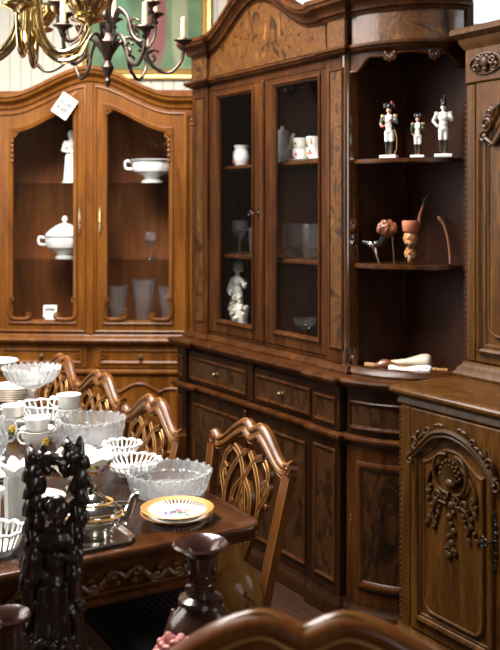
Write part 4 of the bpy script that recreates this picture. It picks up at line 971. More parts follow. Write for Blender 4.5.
plate_pile(1, -.655, 3.06, .088, 'side_plate', lambda k_: 'single white side plate lying in front of the stacked cups', 'plate', None)
plate_pile(2, -.755, 2.885, .068, 'tea_plate', lambda k_: 'small white tea plate, %s of the pair behind the ruffled vase' % ['lower', 'upper'][k_], 'plate', 'pair of tea plates')
plate_pile(1, -.60, 2.665, .075, 'bread_plate', lambda k_: 'white gold edged plate lying behind the dark sculpture, right of the ruffled vase', 'plate', None)
openwork('oval_basket', 'oval white pierced porcelain basket behind the cups', spot(-.795, 3.68), .062, .088, .075, 26, M['porcelain'], 'basket', sx=1.3)
# glass compote
t = thing('glass_compote', 'footed cut glass compote bowl farthest back on the table', 'bowl', spot(-.90, 3.88))
def cm(an, i, r, z): return (r*(1+(.035*abs(cos(13*an)) if i in (6, 7, 8) else .02*cos(26*an) if i == 9 else 0)), z+(.005*cos(26*an) if i in (9, 10) else 0))
MB().lathe([(0, 0), (.055, 0), (.055, .005), (.018, .018), (.012, .05), (.015, .09), (.05, .105), (.088, .125), (.110, .155), (.120, .180), (.115, .181), (.100, .152), (.075, .128), (0, .112)], seg=156, mod=cm).build('bowl', M['crystal'], t, ang=25)
# cake stand, glass dish, jug, sugar bowl, ruffled vase, cup
t = thing('cake_stand', 'white porcelain cake stand half cut off at the left edge, behind the plate stack', 'cake stand', spot(-1.19, 4.40))
MB().lathe([(0, 0), (.05, 0), (.05, .006), (.016, .02), (.013, .08), (.02, .10), (.09, .110), (.105, .125), (.102, .127), (.085, .116), (0, .113)], seg=40).build('stand', M['porcelain'], t)
t = thing('glass_dish', 'small round pressed glass dish at the left edge behind the ruffled vase', 'dish', spot(-.84, 3.01))
MB().lathe([(0, 0), (.03, 0), (.033, .004), (.048, .018), (.056, .032), (.053, .033), (.044, .019), (0, .008)], seg=80, mod=lambda an, i, r, z: (r*(1+(.03*cos(20*an) if i in (3, 4) else 0)), z)).build('bowl', M['crystal'], t)
t = thing('glass_jug', 'clear glass jug with curved handle at the left edge beside the cups', 'jug', spot(-.865, 3.19))
MB().lathe([(0, 0), (.030, 0), (.034, .006), (.044, .035), (.046, .06), (.034, .09), (.030, .11), (.036, .128), (.033, .128), (.027, .11), (.031, .09), (.043, .06), (.041, .036), (0, .010)], seg=36).build('body', M['crystal'], t)
MB().tube(spline([(.030, 0, .115), (.062, 0, .118), (.075, 0, .085), (.062, 0, .05), (.043, 0, .045)], 5), .0045, 8).build('handle', M['crystal'], t)
t = thing('sugar_bowl', 'small lidded sugar bowl with red and gold bands behind the sculpture', 'sugar bowl', spot(-.66, 2.84))
MB().lathe([(0, 0), (.022, 0), (.024, .004), (.034, .022), (.035, .040), (.030, .050), (0, .050)], seg=30).build('body', M['cream'], t)
MB().torus(.0345, .0035, (0, 0, .034), 30, 6).build('band', M['red'], t)
l = MB().lathe([(.031, .0505), (.031, .054), (.022, .064), (.008, .070), (0, .071)], seg=30).build('lid', M['gold_rim'], t); MB().ell((0, 0, .076), .007).build('knob', M['red'], l)
t = thing('ruffled_vase', 'tall white fluted vase with ruffled flower rim at the left edge', 'vase', spot(-.606, 2.455))
MB().lathe([(0, 0), (.034, 0), (.036, .006), (.032, .02), (.034, .08), (.036, .125), (.030, .140), (.034, .148), (.050, .166), (.047, .168), (.030, .152), (.024, .140), (.028, .12), (0, .10)], seg=60,
  mod=lambda an, i, r, z: (r*(1+(.03*cos(15*an) if 2 < i < 6 else .14*cos(6*an) if i in (8, 9) else .06*cos(6*an) if i in (7, 10) else 0)), z+(.008*cos(6*an) if i in (8, 9) else 0))).build('body', M['porcelain'], t)
t = thing('beaker', 'white porcelain beaker with blue flowers standing before the ruffled vase', 'cup', spot(-.662, 2.385))
MB().lathe([(0, 0), (.024, 0), (.026, .004), (.028, .04), (.030, .09), (.040, .122), (.037, .123), (.027, .09), (.025, .04), (0, .008)], seg=36).build('body', M['porcelain'], t)
b = MB()
for i in range(9):
    a = -1.1+random.uniform(-.7, .9); b.ell((.0285*cos(a), .0285*sin(a), .042+random.uniform(-.012, .012)), (.004, .004, .0045), None, 7, 5)
b.build('painted_flower', M['blue'], t)

# ---------------- low side table in the foreground with its ornaments
t = thing('side_table', 'low dark side table mostly below the frame, carrying the sculpture and vases', 'table', W(1.265, -1.68), RZ)
MB().hprism(rrect(.195, .33, .03), .59, .62).build('top', M['mahogany_dark'], t)
MB().box(-.165, .165, -.30, .30, .52, .59, .004).build('apron', M['mahogany_dark'], t)
for sx_ in (-1, 1):
    for sy_ in (-1, 1):
        MB().tube([(sx_*.15, sy_*.28, .53), (sx_*.155, sy_*.285, .40), (sx_*.14, sy_*.27, .15), (sx_*.16, sy_*.29, .001)], [.022, .024, .014, .018], 10).build('leg', M['mahogany_dark'], t)
ZS = .621
# carved ebony sculpture
p = W(1.155, -1.665, ZS); SC = thing('carved_sculpture', 'tall dark carved wooden sculpture of a figure between leafy vine columns', 'sculpture', p, 0.05)
b = MB(); b.lathe([(0, 0), (.075, 0), (.076, .012), (.066, .022), (.068, .032), (0, .034)], seg=28); b.build('base', M['ebony'], SC)
rnd = random.Random(3)
lf = MB(); lf.ell((0, -.001, .010), (.014, .0045, .017), None, 10, 8); lf.tube([(0, -.007, -.004), (0, -.0085, .012), (0, -.004, .030)], [.002, .0018, .001], 6)
lfm = lf.mesh('leaf', M['ebony'])
for s in (-1, 1):
    c = MB(); top = .49 if s < 0 else .505; col = lambda z: (s*(.044+.006*sin(z*16+s)), .004*sin(z*20))
    c.tube([(*col(z), z) for z in [.03+(top-.03)*i/20 for i in range(21)]], [.019-.00025*i for i in range(21)], 10)
    for i in range(7): c.ell((s*.036+rnd.uniform(-.015, .015), rnd.uniform(-.02, .008), top+rnd.uniform(-.03, .006)), rnd.uniform(.009, .014), seg=8, rings=6)
    for i in range(10): z = rnd.uniform(.05, .25); a = rnd.uniform(-pi, 0); x, y = col(z); c.ell((x+.016*cos(a), y+.016*sin(a), z), (.010, .010, .014), None, 8, 5)
    for k_ in (-1, 1): c.lathe([(.011, 0), (.007, .014), (0, .024)], (s*.036+k_*.013, 0, top+.002), 8)
    vc = blob('vine_column', c, .0035, [M['ebony']], SC, smooth=2)
    for i in range(20):
        z = .235+i*(top-.26)/20; a = -pi/2+((i*1.9) % 2.8-1.4); x, y = col(z); o = bpy.data.objects.new('leaf', lfm); C.objects.link(o); o.parent = vc
        o.location = (x+.019*cos(a), y+.019*sin(a), z); o.rotation_euler = (-.18, rnd.uniform(-.4, .4), a+pi/2); o.scale = (rnd.uniform(.8, 1.1),)*3
c = MB()
c.ell((.008, -.014, .385), (.023, .024, .029)); c.ell((.008, -.037, .378), (.005, .008, .008)); c.ell((.008, -.030, .364), (.011, .010, .006)); c.ell((.008, -.031, .392), (.016, .007, .004))
for e in (-1, 1): c.ell((.008+e*.023, -.012, .384), (.004, .006, .009))
c.cap((.006, -.006, .362), (.004, -.004, .345), .014, .017); c.ell((.002, -.004, .322), (.040, .024, .030)); c.ell((.0, -.004, .275), (.027, .021, .036)); c.ell((0, -.002, .235), (.031, .024, .030))
for e in (-1, 1):
    c.cap((e*.032, -.004, .335), (e*.044, -.020, .285), .012, .010); c.cap((e*.044, -.020, .285), (e*.014, -.036, .300 if e > 0 else .262), .010, .008); c.ell((e*.012, -.038, .300 if e > 0 else .262), (.009, .008, .010))
    c.cap((e*.016, -.004, .225), (e*.020, -.020, .140), .019, .014); c.cap((e*.020, -.020, .140), (e*.017, -.002, .055), .014, .010); c.ell((e*.018, -.014, .040), (.010, .018, .009))
for i in range(16): c.tube([(-.026+.0035*i, -.022-.006*sin(i), .235), (-.032+.0043*i, -.024-.006*cos(i*1.7), .13)], [.004, .006], 6)
blob('figure', c, .0032, [M['ebony']], SC, smooth=2)
c = MB(); c.tube(spline([(-.034, 0, .47), (-.014, -.004, .485), (.010, 0, .478), (.036, 0, .485)], 5), .013, 9)
for i in range(10): c.ell((rnd.uniform(-.03, .03), rnd.uniform(-.016, .004), .472+rnd.uniform(-.02, .015)), (.010, .008, .013), Matrix.Rotation(rnd.uniform(-1, 1), 3, 'Y'), 8, 5)
blob('canopy', c, .0035, [M['ebony']], SC, smooth=2)
c = MB()
for i in range(70):
    a = rnd.uniform(0, 2*pi); z = .035+rnd.random()*.10; c.ell((.050*cos(a)*(1-z), .042*sin(a)*(1-z), z), (.009, .009, .014), Matrix.Rotation(rnd.uniform(-1, 1), 3, 'X'), 7, 5)
blob('foliage', c, .0035, [M['ebony']], SC, smooth=1)
# baluster vases
def vase(loc, label, s, orn):
    t = thing('bronze_vase', label, 'vase', loc)
    pr = [(0, 0), (.046, 0), (.047, .010), (.036, .018), (.034, .030), (.052, .060), (.066, .100), (.069, .125), (.060, .150), (.040, .168), (.036, .173), (.044, .178), (.042, .186), (.028, .192), (.024, .205), (.024, .245), (.030, .268), (.050, .282), (.054, .287), (.050, .291), (.038, .284), (.022, .262), (0, .20)]
    MB().lathe([(r*s, z*s) for r, z in pr], seg=40).build('body', M['bronze_vase'], t)
    if orn:
        b = MB()
        for k_ in range(3):
            a0 = -1.2+k_*2.1
            for i in range(12):
                q = i/11; a = a0+.5*sin(q*6); z = (.06+.09*q)*s; r = (.056+.014*sin(pi*min(1, q*.9+.15)))*s
                b.ell((r*cos(a), r*sin(a), z), (.007, .007, .009), Matrix.Rotation(i*1.3, 3, 'Z'), 7, 5)
        b.build('relief_blossom', M['bronze_vase'], t)
        b = MB()
        for i in range(14):
            a = i*2.399; z = .20+.004*i; b.ell((.0265*cos(a), .0265*sin(a), z), (.006, .006, .009), Matrix.Rotation(a, 3, 'Z'), 7, 5)
        b.build('neck_relief', M['bronze_vase'], t)
        MB().torus(.0245, .003, (0, 0, .226), 28, 6).build('neck_ring', M['bronze_vase'], t)
    return t
p = W(1.297, -1.41, ZS); vase(p, 'dark bronze baluster vase with flared mouth in front of the table leg', 1.06, True)
p = W(1.245, -1.79, ZS); vase(p, 'dark vase showing only its wide mouth in the bottom left corner', .80, False)
p = W(1.375, -1.512, ZS); t = thing('rose_ornament', 'pink porcelain rose ornament at the foot of the bronze vase', 'ornament', p); t.scale = (1.14,)*3
MB().lathe([(0, 0), (.028, 0), (.030, .006), (.012, .02), (.010, .10), (.016, .118), (0, .12)], seg=20).build('stand', M['gold_rim'], t)
b = MB()
for i in range(26):
    a = i*2.4; r = .006+.0055*sqrt(i); b.ell((r*cos(a), r*sin(a), .142-.0011*i+.004*sin(i)), (.011, .006, .012), Matrix.Rotation(a+pi/2, 3, 'Z') @ Matrix.Rotation(.5, 3, 'X'), 8, 5)
b.build('petals', M['pink'], t)

# ================================================================== INSIDE THE WALNUT CABINET
def inW(u, v, z): return W(u, v, z+.0008)
def pot(name, label, cat, loc, prof, mat, handle=None, spout=None, lid=None, deco=None, rz=0, seg=32):
    t = thing(name, label, cat, loc, rz); MB().lathe(prof, seg=seg).build('body', mat, t)
    if handle: MB().tube(spline(handle, 5), .0038, 7).build('handle', mat, t)
    if spout: MB().tube(spline(spout, 5), [.013-.0004*i for i in range(len(spout)*5-4)], 8).build('spout', mat, t)
    if lid: MB().lathe(lid, seg=seg).build('lid', mat, t)
    if deco:
        for cn in deco:
            b = MB()
            for i in range(3):
                a = -2.4+random.uniform(-.7, .7); k_ = len(prof)//3; r, z = prof[k_]; b.ell((r*1.0*cos(a), r*sin(a), z+random.uniform(-.012, .014)), (.007, .007, .007), None, 7, 5)
            b.build('painted_flower', M[cn], t)
    return t
pot('cream_jug', 'white porcelain cream jug with painted flowers on the upper shelf behind the left glass door', 'jug', inW(-1.03, .13, 1.815),
    [(0, 0), (.030, 0), (.032, .005), (.040, .03), (.042, .05), (.034, .075), (.032, .088), (.040, .106), (.037, .106), (.029, .088), (0, .07)], M['porcelain'],
    handle=[(-.034, 0, .085), (-.066, 0, .082), (-.070, 0, .05), (-.040, 0, .03)], deco=('rose', 'orange', 'green'), rz=RZ)
pot('coffee_pot', 'tall white porcelain coffee pot on the upper shelf behind the right glass door', 'coffee pot', inW(-.68, .14, 1.815),
    [(0, 0), (.042, 0), (.044, .03), (.046, .034), (.044, .038), (.046, .06), (.040, .10), (.032, .13), (.030, .14), (0, .14)], M['porcelain'],
    spout=[(.040, 0, .06), (.068, 0, .08), (.076, 0, .12), (.090, 0, .13)], handle=[(-.036, 0, .12), (-.070, 0, .12), (-.074, 0, .07), (-.044, 0, .055)], lid=[(.031, .1405), (.032, .146), (.020, .158), (.008, .164), (.010, .172), (0, .18)], deco=('rose', 'orange'), rz=RZ)
t = thing('serving_tray', 'white oval tray under the floral cups on the upper cabinet shelf', 'tray', inW(-.48, .14, 1.815), RZ)
MB().lathe([(0, 0), (.10, 0), (.128, .008), (.131, .011), (.10, .005), (0, .004)], seg=36, sx=1, sy=.62).build('tray', M['porcelain'], t)
for k_, (u, w) in enumerate(((-.535, 'left'), (-.425, 'right'))):
    for j in range(2):
        t = thing('coffee_cup', 'floral white cup, %s of the %s stacked pair on the white tray' % (('lower', 'upper')[j], w), 'cup', inW(u, .14, 1.8212+j*.048), RZ, 'stacked floral cups in the cabinet')
        MB().lathe([(0, 0), (.024, 0), (.025, .004), (.034, .02), (.036, .04), (.041, .056), (.038, .056), (.032, .04), (.029, .02), (0, .008)], seg=32).build('bowl', M['porcelain'], t)
        MB().tube(spline([(-.034, 0, .048), (-.058, 0, .044), (-.054, 0, .02), (-.033, 0, .016)], 5), .0032, 7).build('handle', M['porcelain'], t)
        for cn in ('rose', 'orange', 'green'):
            b = MB()
            for i in range(3): a = -1.9+random.uniform(-.8, .8); b.ell((.0352*cos(a), .0352*sin(a), .032+random.uniform(-.01, .01)), (.006, .006, .006), None, 7, 5)
            b.build('painted_flower', M[cn], t)
def goblet(label, loc, s, cut=True):
    t = thing('wine_glass', label, 'glass', loc)
    MB().lathe([(0, 0), (.036*s, 0), (.035*s, .003), (.008*s, .010), (.0055*s, .03), (.009*s, .05), (.006*s, .07), (.024*s, .085), (.040*s, .115), (.042*s, .135), (.039*s, .165), (.0365*s, .165), (.039*s, .135), (.036*s, .115), (0, .086)], seg=32).build('glass', M['stemware'], t)
    return t
goblet('cut wine goblet on the middle cabinet shelf behind the left glass door', inW(-1.06, .14, 1.382), 1.0)
t = thing('tumbler', 'plain glass tumbler half hidden by the left door stile', 'glass', inW(-.93, .15, 1.382)); MB().lathe([(0, 0), (.030, 0), (.031, .01), (.036, .13), (.034, .13), (.029, .012), (0, .012)], seg=28).build('glass', M['stemware'], t)
for k_, u in enumerate((-.585, -.435)):
    t = thing('crystal_tumbler', 'tall cut crystal tumbler, %s of the two behind the right glass door' % ('left', 'right')[k_], 'glass', inW(u, .14, 1.382), 0, 'cut crystal tumblers')
    MB().lathe([(0, 0), (.040, 0), (.043, .01), (.050, .05), (.052, .07), (.054, .155), (.0515, .155), (.048, .07), (.044, .05), (0, .016)], seg=72, mod=lambda an, i, r, z: (r*(1+(.05*abs(cos(6*an)) if i in (2, 3, 4) else 0)), z)).build('glass', M['stemware'], t)
t = thing('champagne_glass', 'shallow champagne glass on the cabinet floor behind the right glass door', 'glass', inW(-.475, .12, 1.0))
MB().lathe([(0, 0), (.034, 0), (.033, .003), (.006, .009), (.0045, .06), (.020, .068), (.046, .085), (.054, .115), (.051, .115), (.043, .087), (0, .07)], seg=32).build('glass', M['stemware'], t)
# bisque figurine
t = thing('bisque_figurine', 'white porcelain figurine of a man leaning over a flower basket behind the left glass door', 'figurine', inW(-1.05, .13, 1.0), RZ+.2); t.scale = (1.18,)*3
c = MB(); c.ell((-.012, 0, .262), (.019, .021, .024)); c.ell((-.012, .006, .275), (.023, .022, .016)); c.ell((-.006, -.022, .258), (.004, .005, .005))
for e in (-1, 1): c.ell((-.031 if e < 0 else .007, .008, .255), (.007, .010, .012))
c.cap((-.012, 0, .245), (-.014, .004, .225), .009, .011); c.ell((-.016, .004, .205), (.030, .022, .026)); c.ell((-.020, .006, .165), (.027, .022, .035))
c.cap((-.044, .002, .212), (-.050, -.016, .165), .011, .009); c.cap((-.050, -.016, .165), (-.018, -.036, .150), .009, .007); c.cap((.012, .002, .212), (.046, -.010, .185), .011, .009); c.cap((.046, -.010, .185), (.062, -.020, .200), .008, .006)
for e, dx in ((-1, -.030), (1, -.006)): c.cap((dx, .004, .145), (dx-.002+.01*e, -.012, .085), .016, .013); c.cap((dx-.002+.01*e, -.012, .085), (dx+.006*e, 0, .025), .012, .008); c.ell((dx+.006*e, -.012, .014), (.009, .017, .008))
for i in range(7): c.tube([(-.044+.006*i, .020, .185), (-.062+.008*i, .026+.004*sin(i*2), .09)], [.008, .011], 7)
blob('figure', c, .0032, [M['bisque']], t, smooth=3)
b = MB(); b.lathe([(0, 0), (.062, 0), (.064, .008), (.050, .014), (0, .016)], seg=28, sx=1.1, sy=.8); b.build('base', M['bisque'], t)
b = MB(); b.lathe([(0, .016), (.022, .016), (.026, .05), (.032, .09), (.030, .105), (0, .105)], (.030, -.016, 0), 20); b.build('pedestal', M['bisque'], t)
b = MB(); rn = random.Random(5)
for i in range(34): b.ell((.020+rn.gauss(0, .020), -.034+rn.uniform(-.012, .012), .105+rn.gauss(0, .020)-.01), rn.uniform(.005, .009), None, 7, 5)
b.build('flower_garland', M['cream'], t)

# ================================================================== SOLDIER FIGURINES
def soldier(label, loc, h, coat, vest, legs, boots, rz, hat, arm, grey=False):
    t = thing('soldier_figurine', label, 'figurine', loc, rz, 'porcelain soldier figurines'); k_ = h; Z0 = .055*h
    pt = lambda x, y, z: (x*k_, y*k_, z*k_+Z0)
    c = MB()
    def cp(a, b_, r0, r1): c.cap(pt(*a), pt(*b_), r0*k_, r1*k_)
    def el(p_, r): c.ell(pt(*p_), tuple(q*k_ for q in r))
    for e in (-1, 1):
        el((e*.042, -.030, .014), (.022, .042, .014)); cp((e*.040, 0, .03), (e*.044, .002, .20), .022, .031); cp((e*.044, .002, .20), (e*.038, 0, .40), .034, .048)
    el((0, 0, .42), (.082, .062, .06)); el((0, 0, .50), (.076, .055, .08)); el((0, 0, .60), (.092, .060, .085)); el((0, 0, .665), (.100, .050, .035))
    cp((0, 0, .68), (0, -.004, .735), .030, .028); el((0, -.004, .775), (.042, .047, .055)); el((0, -.052, .770), (.009, .014, .013)); el((0, -.046, .742), (.014, .008, .005))
    for e in (-1, 1): el((e*.044, 0, .772), (.008, .012, .017)); el((e*.017, -.044, .786), (.007, .006, .005))
    sh = {-1: ((-.108, 0, .66), (-.145, -.012, .54), (-.100, -.070, .49)), 1: ((.108, 0, .66), (.140, -.015, .56), (.045, -.075, .60))}
    if arm == 'hip': sh = {-1: ((-.108, 0, .66), (-.165, .010, .55), (-.095, -.020, .46)), 1: ((.108, 0, .66), (.140, -.030, .56), (.035, -.080, .62))}
    if arm == 'vest': sh = {-1: ((-.105, 0, .66), (-.135, .005, .55), (-.105, .020, .45)), 1: ((.105, 0, .66), (.130, -.020, .55), (.025, -.075, .58))}
    for e in (-1, 1):
        a, q, w = sh[e]; cp(a, q, .036, .030); cp(q, w, .030, .024); el(w, (.022, .022, .026))
    if not grey:
        for e in (-1, 1): cp((e*.050, .045, .48), (e*.062, .060, .27), .040, .026)
    mats = [coat, vest, legs, boots, M['skin'] if not grey else M['bisque']]
    def pick(f):
        x, y, z = f.x/k_, f.y/k_, (f.z-Z0)/k_
        if z > .715: return 4
        if any(((x-sh[e][2][0])**2+(y-sh[e][2][1])**2+(z-sh[e][2][2])**2)**.5 < .032 for e in (-1, 1)): return 4
        if y > .035 and z > .24: return 0
        if z < .235: return 3
        if z < .43: return 2
        if y < -.02 and abs(x) < .046: return 1
        return 0
    blob('body', c, .0115*k_, mats, t, pick, 2)
    b = MB(); b.box(-.145*k_, .145*k_, -.105*k_, .105*k_, 0, Z0+.004*k_, .01*k_); b.build('base', M['porcelain'], t)
    b = MB()
    if hat == 'shako':
        b.lathe([(0, .80), (.052, .80), (.050, .815), (.046, .86), (.056, .905), (.054, .912), (0, .91)], (0, 0, 0), 18); b.tube([(0, -.045, .80), (0, -.075, .795)], [.03, .012], 8, flat=.3); b.ell((.012, -.005, .945), (.016, .014, .045)); b.ell((.030, -.005, .955), (.02, .012, .02))
    else:
        b.lathe([(0, .80), (.050, .80), (.050, .84), (.040, .865), (0, .872)], (0, 0, 0), 18)
        b.shell(lambda s, q, d: ((.105 if hat == 'wide' else .088)*cos(pi*s)*(1-.06*d), .012+(.035 if hat == 'wide' else .05)*sin(pi*s)*(-1 if q < .5 else 1)*.9+.02*d, lerp(.805, .875+.030*sin(pi*s), abs(2*q-1))), 14, 8, 0, .25)
    b.v = [pt(*p_) for p_ in b.v]; b.build('hat', M['black'], t)
    b = MB(); b.ell(pt(.055, -.03, .895) if hat == 'wide' else pt(0, -.062, .84), tuple(q*k_ for q in ((.022, .014, .030) if hat == 'wide' else (.012, .006, .014)))); b.build('cockade', M['red'] if hat == 'wide' else M['gold_rim'], t)
    for e in (-1, 1):
        b = MB(); b.ell(pt(e*.108, 0, .690), (.040*k_, .034*k_, .016*k_)); b.ell(pt(e*.130, 0, .672), (.018*k_, .03*k_, .022*k_)); b.build('epaulette', M['gold_rim'] if not grey else M['cream'], t)
    b = MB(); b.tube([pt(0, .05, .0), pt(.004, .05, .15), pt(0, .045, .26)], [.034*k_, .028*k_, .030*k_], 9); b.build('stump', M['tan'], t)
    if arm == 'sword':
        b = MB(); b.tube(spline([pt(.10, -.01, .44), pt(.135, -.005, .30), pt(.125, .01, .10), pt(.085, .01, .03)], 4), .009*k_, 7); b.build('sabre', M['gold_rim'], t)
        b = MB(); b.tube([pt(-.098, -.082, .47), pt(.045, -.085, .62)], .009*k_, 7); b.build('baton', M['tan'], t)
        for e in (-1, 1):
            b = MB(); b.ell(pt(sh[e][2][0]*1.06, sh[e][2][1], sh[e][2][2]+(-.0)), (.030*k_, .027*k_, .024*k_)); b.build('cuff', M['red'], t)
    return t
soldier('soldier figurine in dark grey coat with sabre and baton, left on the top corner shelf', inW(.137, .086, 1.80), .228, M['coat_grey'], M['porcelain'], M['porcelain'], M['black'], RZ+.6, 'wide', 'sword')
soldier('smallest soldier figurine in green coat and black hat, middle of the corner shelf', inW(.236, .145, 1.80), .180, M['coat_green'], M['porcelain'], M['porcelain'], M['black'], RZ+.7, 'low', 'vest')
soldier('pale grey soldier figurine with hand on hip and plumed shako, right on the corner shelf', inW(.306, .212, 1.80), .232, M['bisque'], M['bisque'], M['bisque'], M['black'], RZ+.8, 'shako', 'hip', True)

# ================================================================== PIPES ON THE CORNER SHELVES
t = thing('briar_pipe', 'dark carved briar pipe with shaggy bowl leaning in a small metal rest', 'pipe', inW(.098, .085, 1.388), RZ+.5); t.scale = (1.35,)*3
b = MB(); b.ell((.016, 0, .100), (.030, .026, .024)); rn = random.Random(9)
for i in range(46):
    a = rn.uniform(0, 2*pi); q = rn.uniform(-.2, 1.2); b.ell((.016+.028*cos(a)*cos(q), .024*sin(a)*cos(q), .100+.024*sin(q)), (.006, .006, .009), Matrix.Rotation(rn.uniform(-1, 1), 3, 'X'), 6, 4)
blob('bowl', b, .003, [M['briar']], t, smooth=1)
MB().tube(spline([(.012, 0, .085), (-.004, 0, .060), (-.030, 0, .055), (-.062, 0, .062)], 5), [.013, .013, .013, .012, .012, .012, .011, .011, .010, .010, .009, .009, .008, .008, .007, .007], 9).build('stem', M['black'], t)
b = MB(); b.torus(.012, .004, (-.030, 0, .056), 16, 6); b.ell((-.030, -.010, .056), .010); b.build('silver_band', M['silver'], t)
b = MB(); b.tube([(-.026, -.008, .050), (-.004, -.014, .001)], .0028, 6); b.tube([(-.026, .010, .050), (-.020, .022, .001)], .0028, 6); b.tube([(.030, .002, .078), (.036, .002, .001)], .0026, 6); b.build('rest', M['silver'], t)
t = thing('face_pipe', 'carved pipe with stacked bearded faces and terracotta cap standing on the middle corner shelf', 'pipe', inW(.205, .135, 1.398), RZ+.6); t.scale = (1.08,)*3
c = MB()
for z, s in ((.030, .9), (.085, 1.1)):
    c.ell((0, 0, z), (.024*s, .023*s, .030*s)); c.ell((0, -.020*s, z+.004), (.004, .007, .008)); c.ell((0, -.016*s, z-.018), (.012*s, .009, .014))
    for e in (-1, 1): c.ell((e*.007, -.017*s, z+.012), (.005, .005, .004)); c.ell((e*.020*s, 0, z), (.005, .007, .010))
c.cap((0, 0, .004), (0, 0, .10), .012, .015)
blob('carved_faces', c, .0026, [M['tan']], t, smooth=2)
for z, s in ((.018, .9), (.068, 1.1)):
    b = MB()
    for i in range(9): b.ell((-.012+.003*i, -.019*s-.002*sin(i), z-.002*abs(i-4)), (.003, .004, .010), None, 6, 4)
    b.build('beard', M['black'], t)
MB().lathe([(0, .108), (.024, .108), (.027, .112), (.030, .142), (.028, .148), (.020, .146), (0, .13)], seg=22).build('cap', M['terracotta'], t)
MB().tube(spline([(.010, .014, .10), (.024, .022, .13), (.030, .026, .17), (.040, .03, .205)], 5), [.010-.0004*i for i in range(16)], 8).build('stem', M['briar'], t)
MB().tube(spline([(.040, .030, .203), (.044, .032, .222), (.058, .032, .236)], 4), .0045, 7).build('mouthpiece', M['black'], t)
t = thing('pipe_stem', 'long slender pipe stem leaning against the right side of the middle corner shelf', 'pipe', inW(.262, .215, 1.388), RZ)
MB().tube(spline([(-.040, .060, .175), (-.015, .055, .155), (.020, .042, .105), (.050, .025, .035), (.056, .020, .006)], 5), [.006, .006, .006, .006, .0058, .0056, .0054, .0052, .005, .005, .005, .005, .0048, .0048, .0046, .0046, .0044, .0044, .0042, .0042, .004], 8).build('stem', M['briar'], t)
MB().tube([(-.052, .062, .184), (-.036, .059, .172)], [.005, .0068], 8).build('tip', M['cane'], t)
MB().tube([(.056, .020, .0045), (.035, .040, .0045), (.02, .055, .0045)], .004, 7).build('rest', M['black'], t)
t = thing('clay_pipe', 'cream meerschaum pipe lying at the back of the lowest corner shelf', 'pipe', inW(.125, .205, .966), RZ+.55); t.scale = (1.2,)*3
MB().tube(spline([(-.085, 0, .014), (-.05, 0, .016), (.0, 0, .022), (.045, 0, .028), (.072, 0, .030)], 5), [.007, .007, .008, .009, .010, .011, .011, .012, .012, .013, .015, .017, .019, .021, .023, .024, .024, .024, .023, .020, .015], 12).build('body', M['meer'], t)
MB().torus(.014, .004, (-.088, 0, .014), 14, 6).build('collar', M['meer'], t)
t = thing('bamboo_pipe', 'long wooden pipe with bamboo stem lying across the lowest corner shelf', 'pipe', inW(.160, .140, .9695), RZ+.62); t.scale = (1.15,)*3
b = MB(); b.tube([(-.135, .0, .011), (-.10, .0, .011)], [.010, .009], 10); b.tube([(-.02, 0, .011), (.15, .0, .010)], .0065, 9)
for i in range(6): b.torus(.0068, .0018, (0, 0, 0), 10, 5); n0 = len(b.v)-50; b.xf(n0, Matrix.Translation((.005+i*.026, 0, .011)) @ Matrix.Rotation(pi/2, 4, 'Y'))
b.build('bamboo_stem', M['cane'], t)
MB().tube(spline([(-.10, 0, .011), (-.085, 0, .013), (-.06, 0, .017), (-.035, 0, .014), (-.015, 0, .011)], 5), [.009, .009, .010, .011, .012, .014, .016, .018, .019, .019, .019, .018, .016, .014, .013, .012, .011, .010, .009, .009, .008], 12).build('bowl', M['briar'], t)
MB().ell((-.075, -.008, .022), (.012, .009, .007)).build('metal_cap', M['silver'], t)
t = thing('porcelain_pipe', 'white porcelain pipe with blue painted bowl lying at the front of the lowest corner shelf', 'pipe', inW(.228, .132, .966), RZ+.58); t.scale = (1.15,)*3
MB().tube(spline([(-.085, 0, .014), (-.06, 0, .013), (-.035, 0, .011), (-.005, 0, .014), (.04, 0, .017), (.06, 0, .015)], 5), [.011, .0125, .013, .0125, .012, .011, .010, .009, .009, .009, .009, .0095, .010, .011, .012, .013, .014, .015, .016, .0165, .017, .017, .0165, .016, .014, .010], 14).build('body', M['porcelain'], t)
b = MB(); rn = random.Random(2)
for i in range(16): q = rn.uniform(.0, .05); a = rn.uniform(-2.6, .4); r = .0115+.10*q; b.ell((q, r*cos(a+pi/2)*-1*.98, .0155+r*sin(a+pi/2)*.98), (.005, .003, .004), None, 6, 4)
b.build('painted_flower', M['blue'], t)

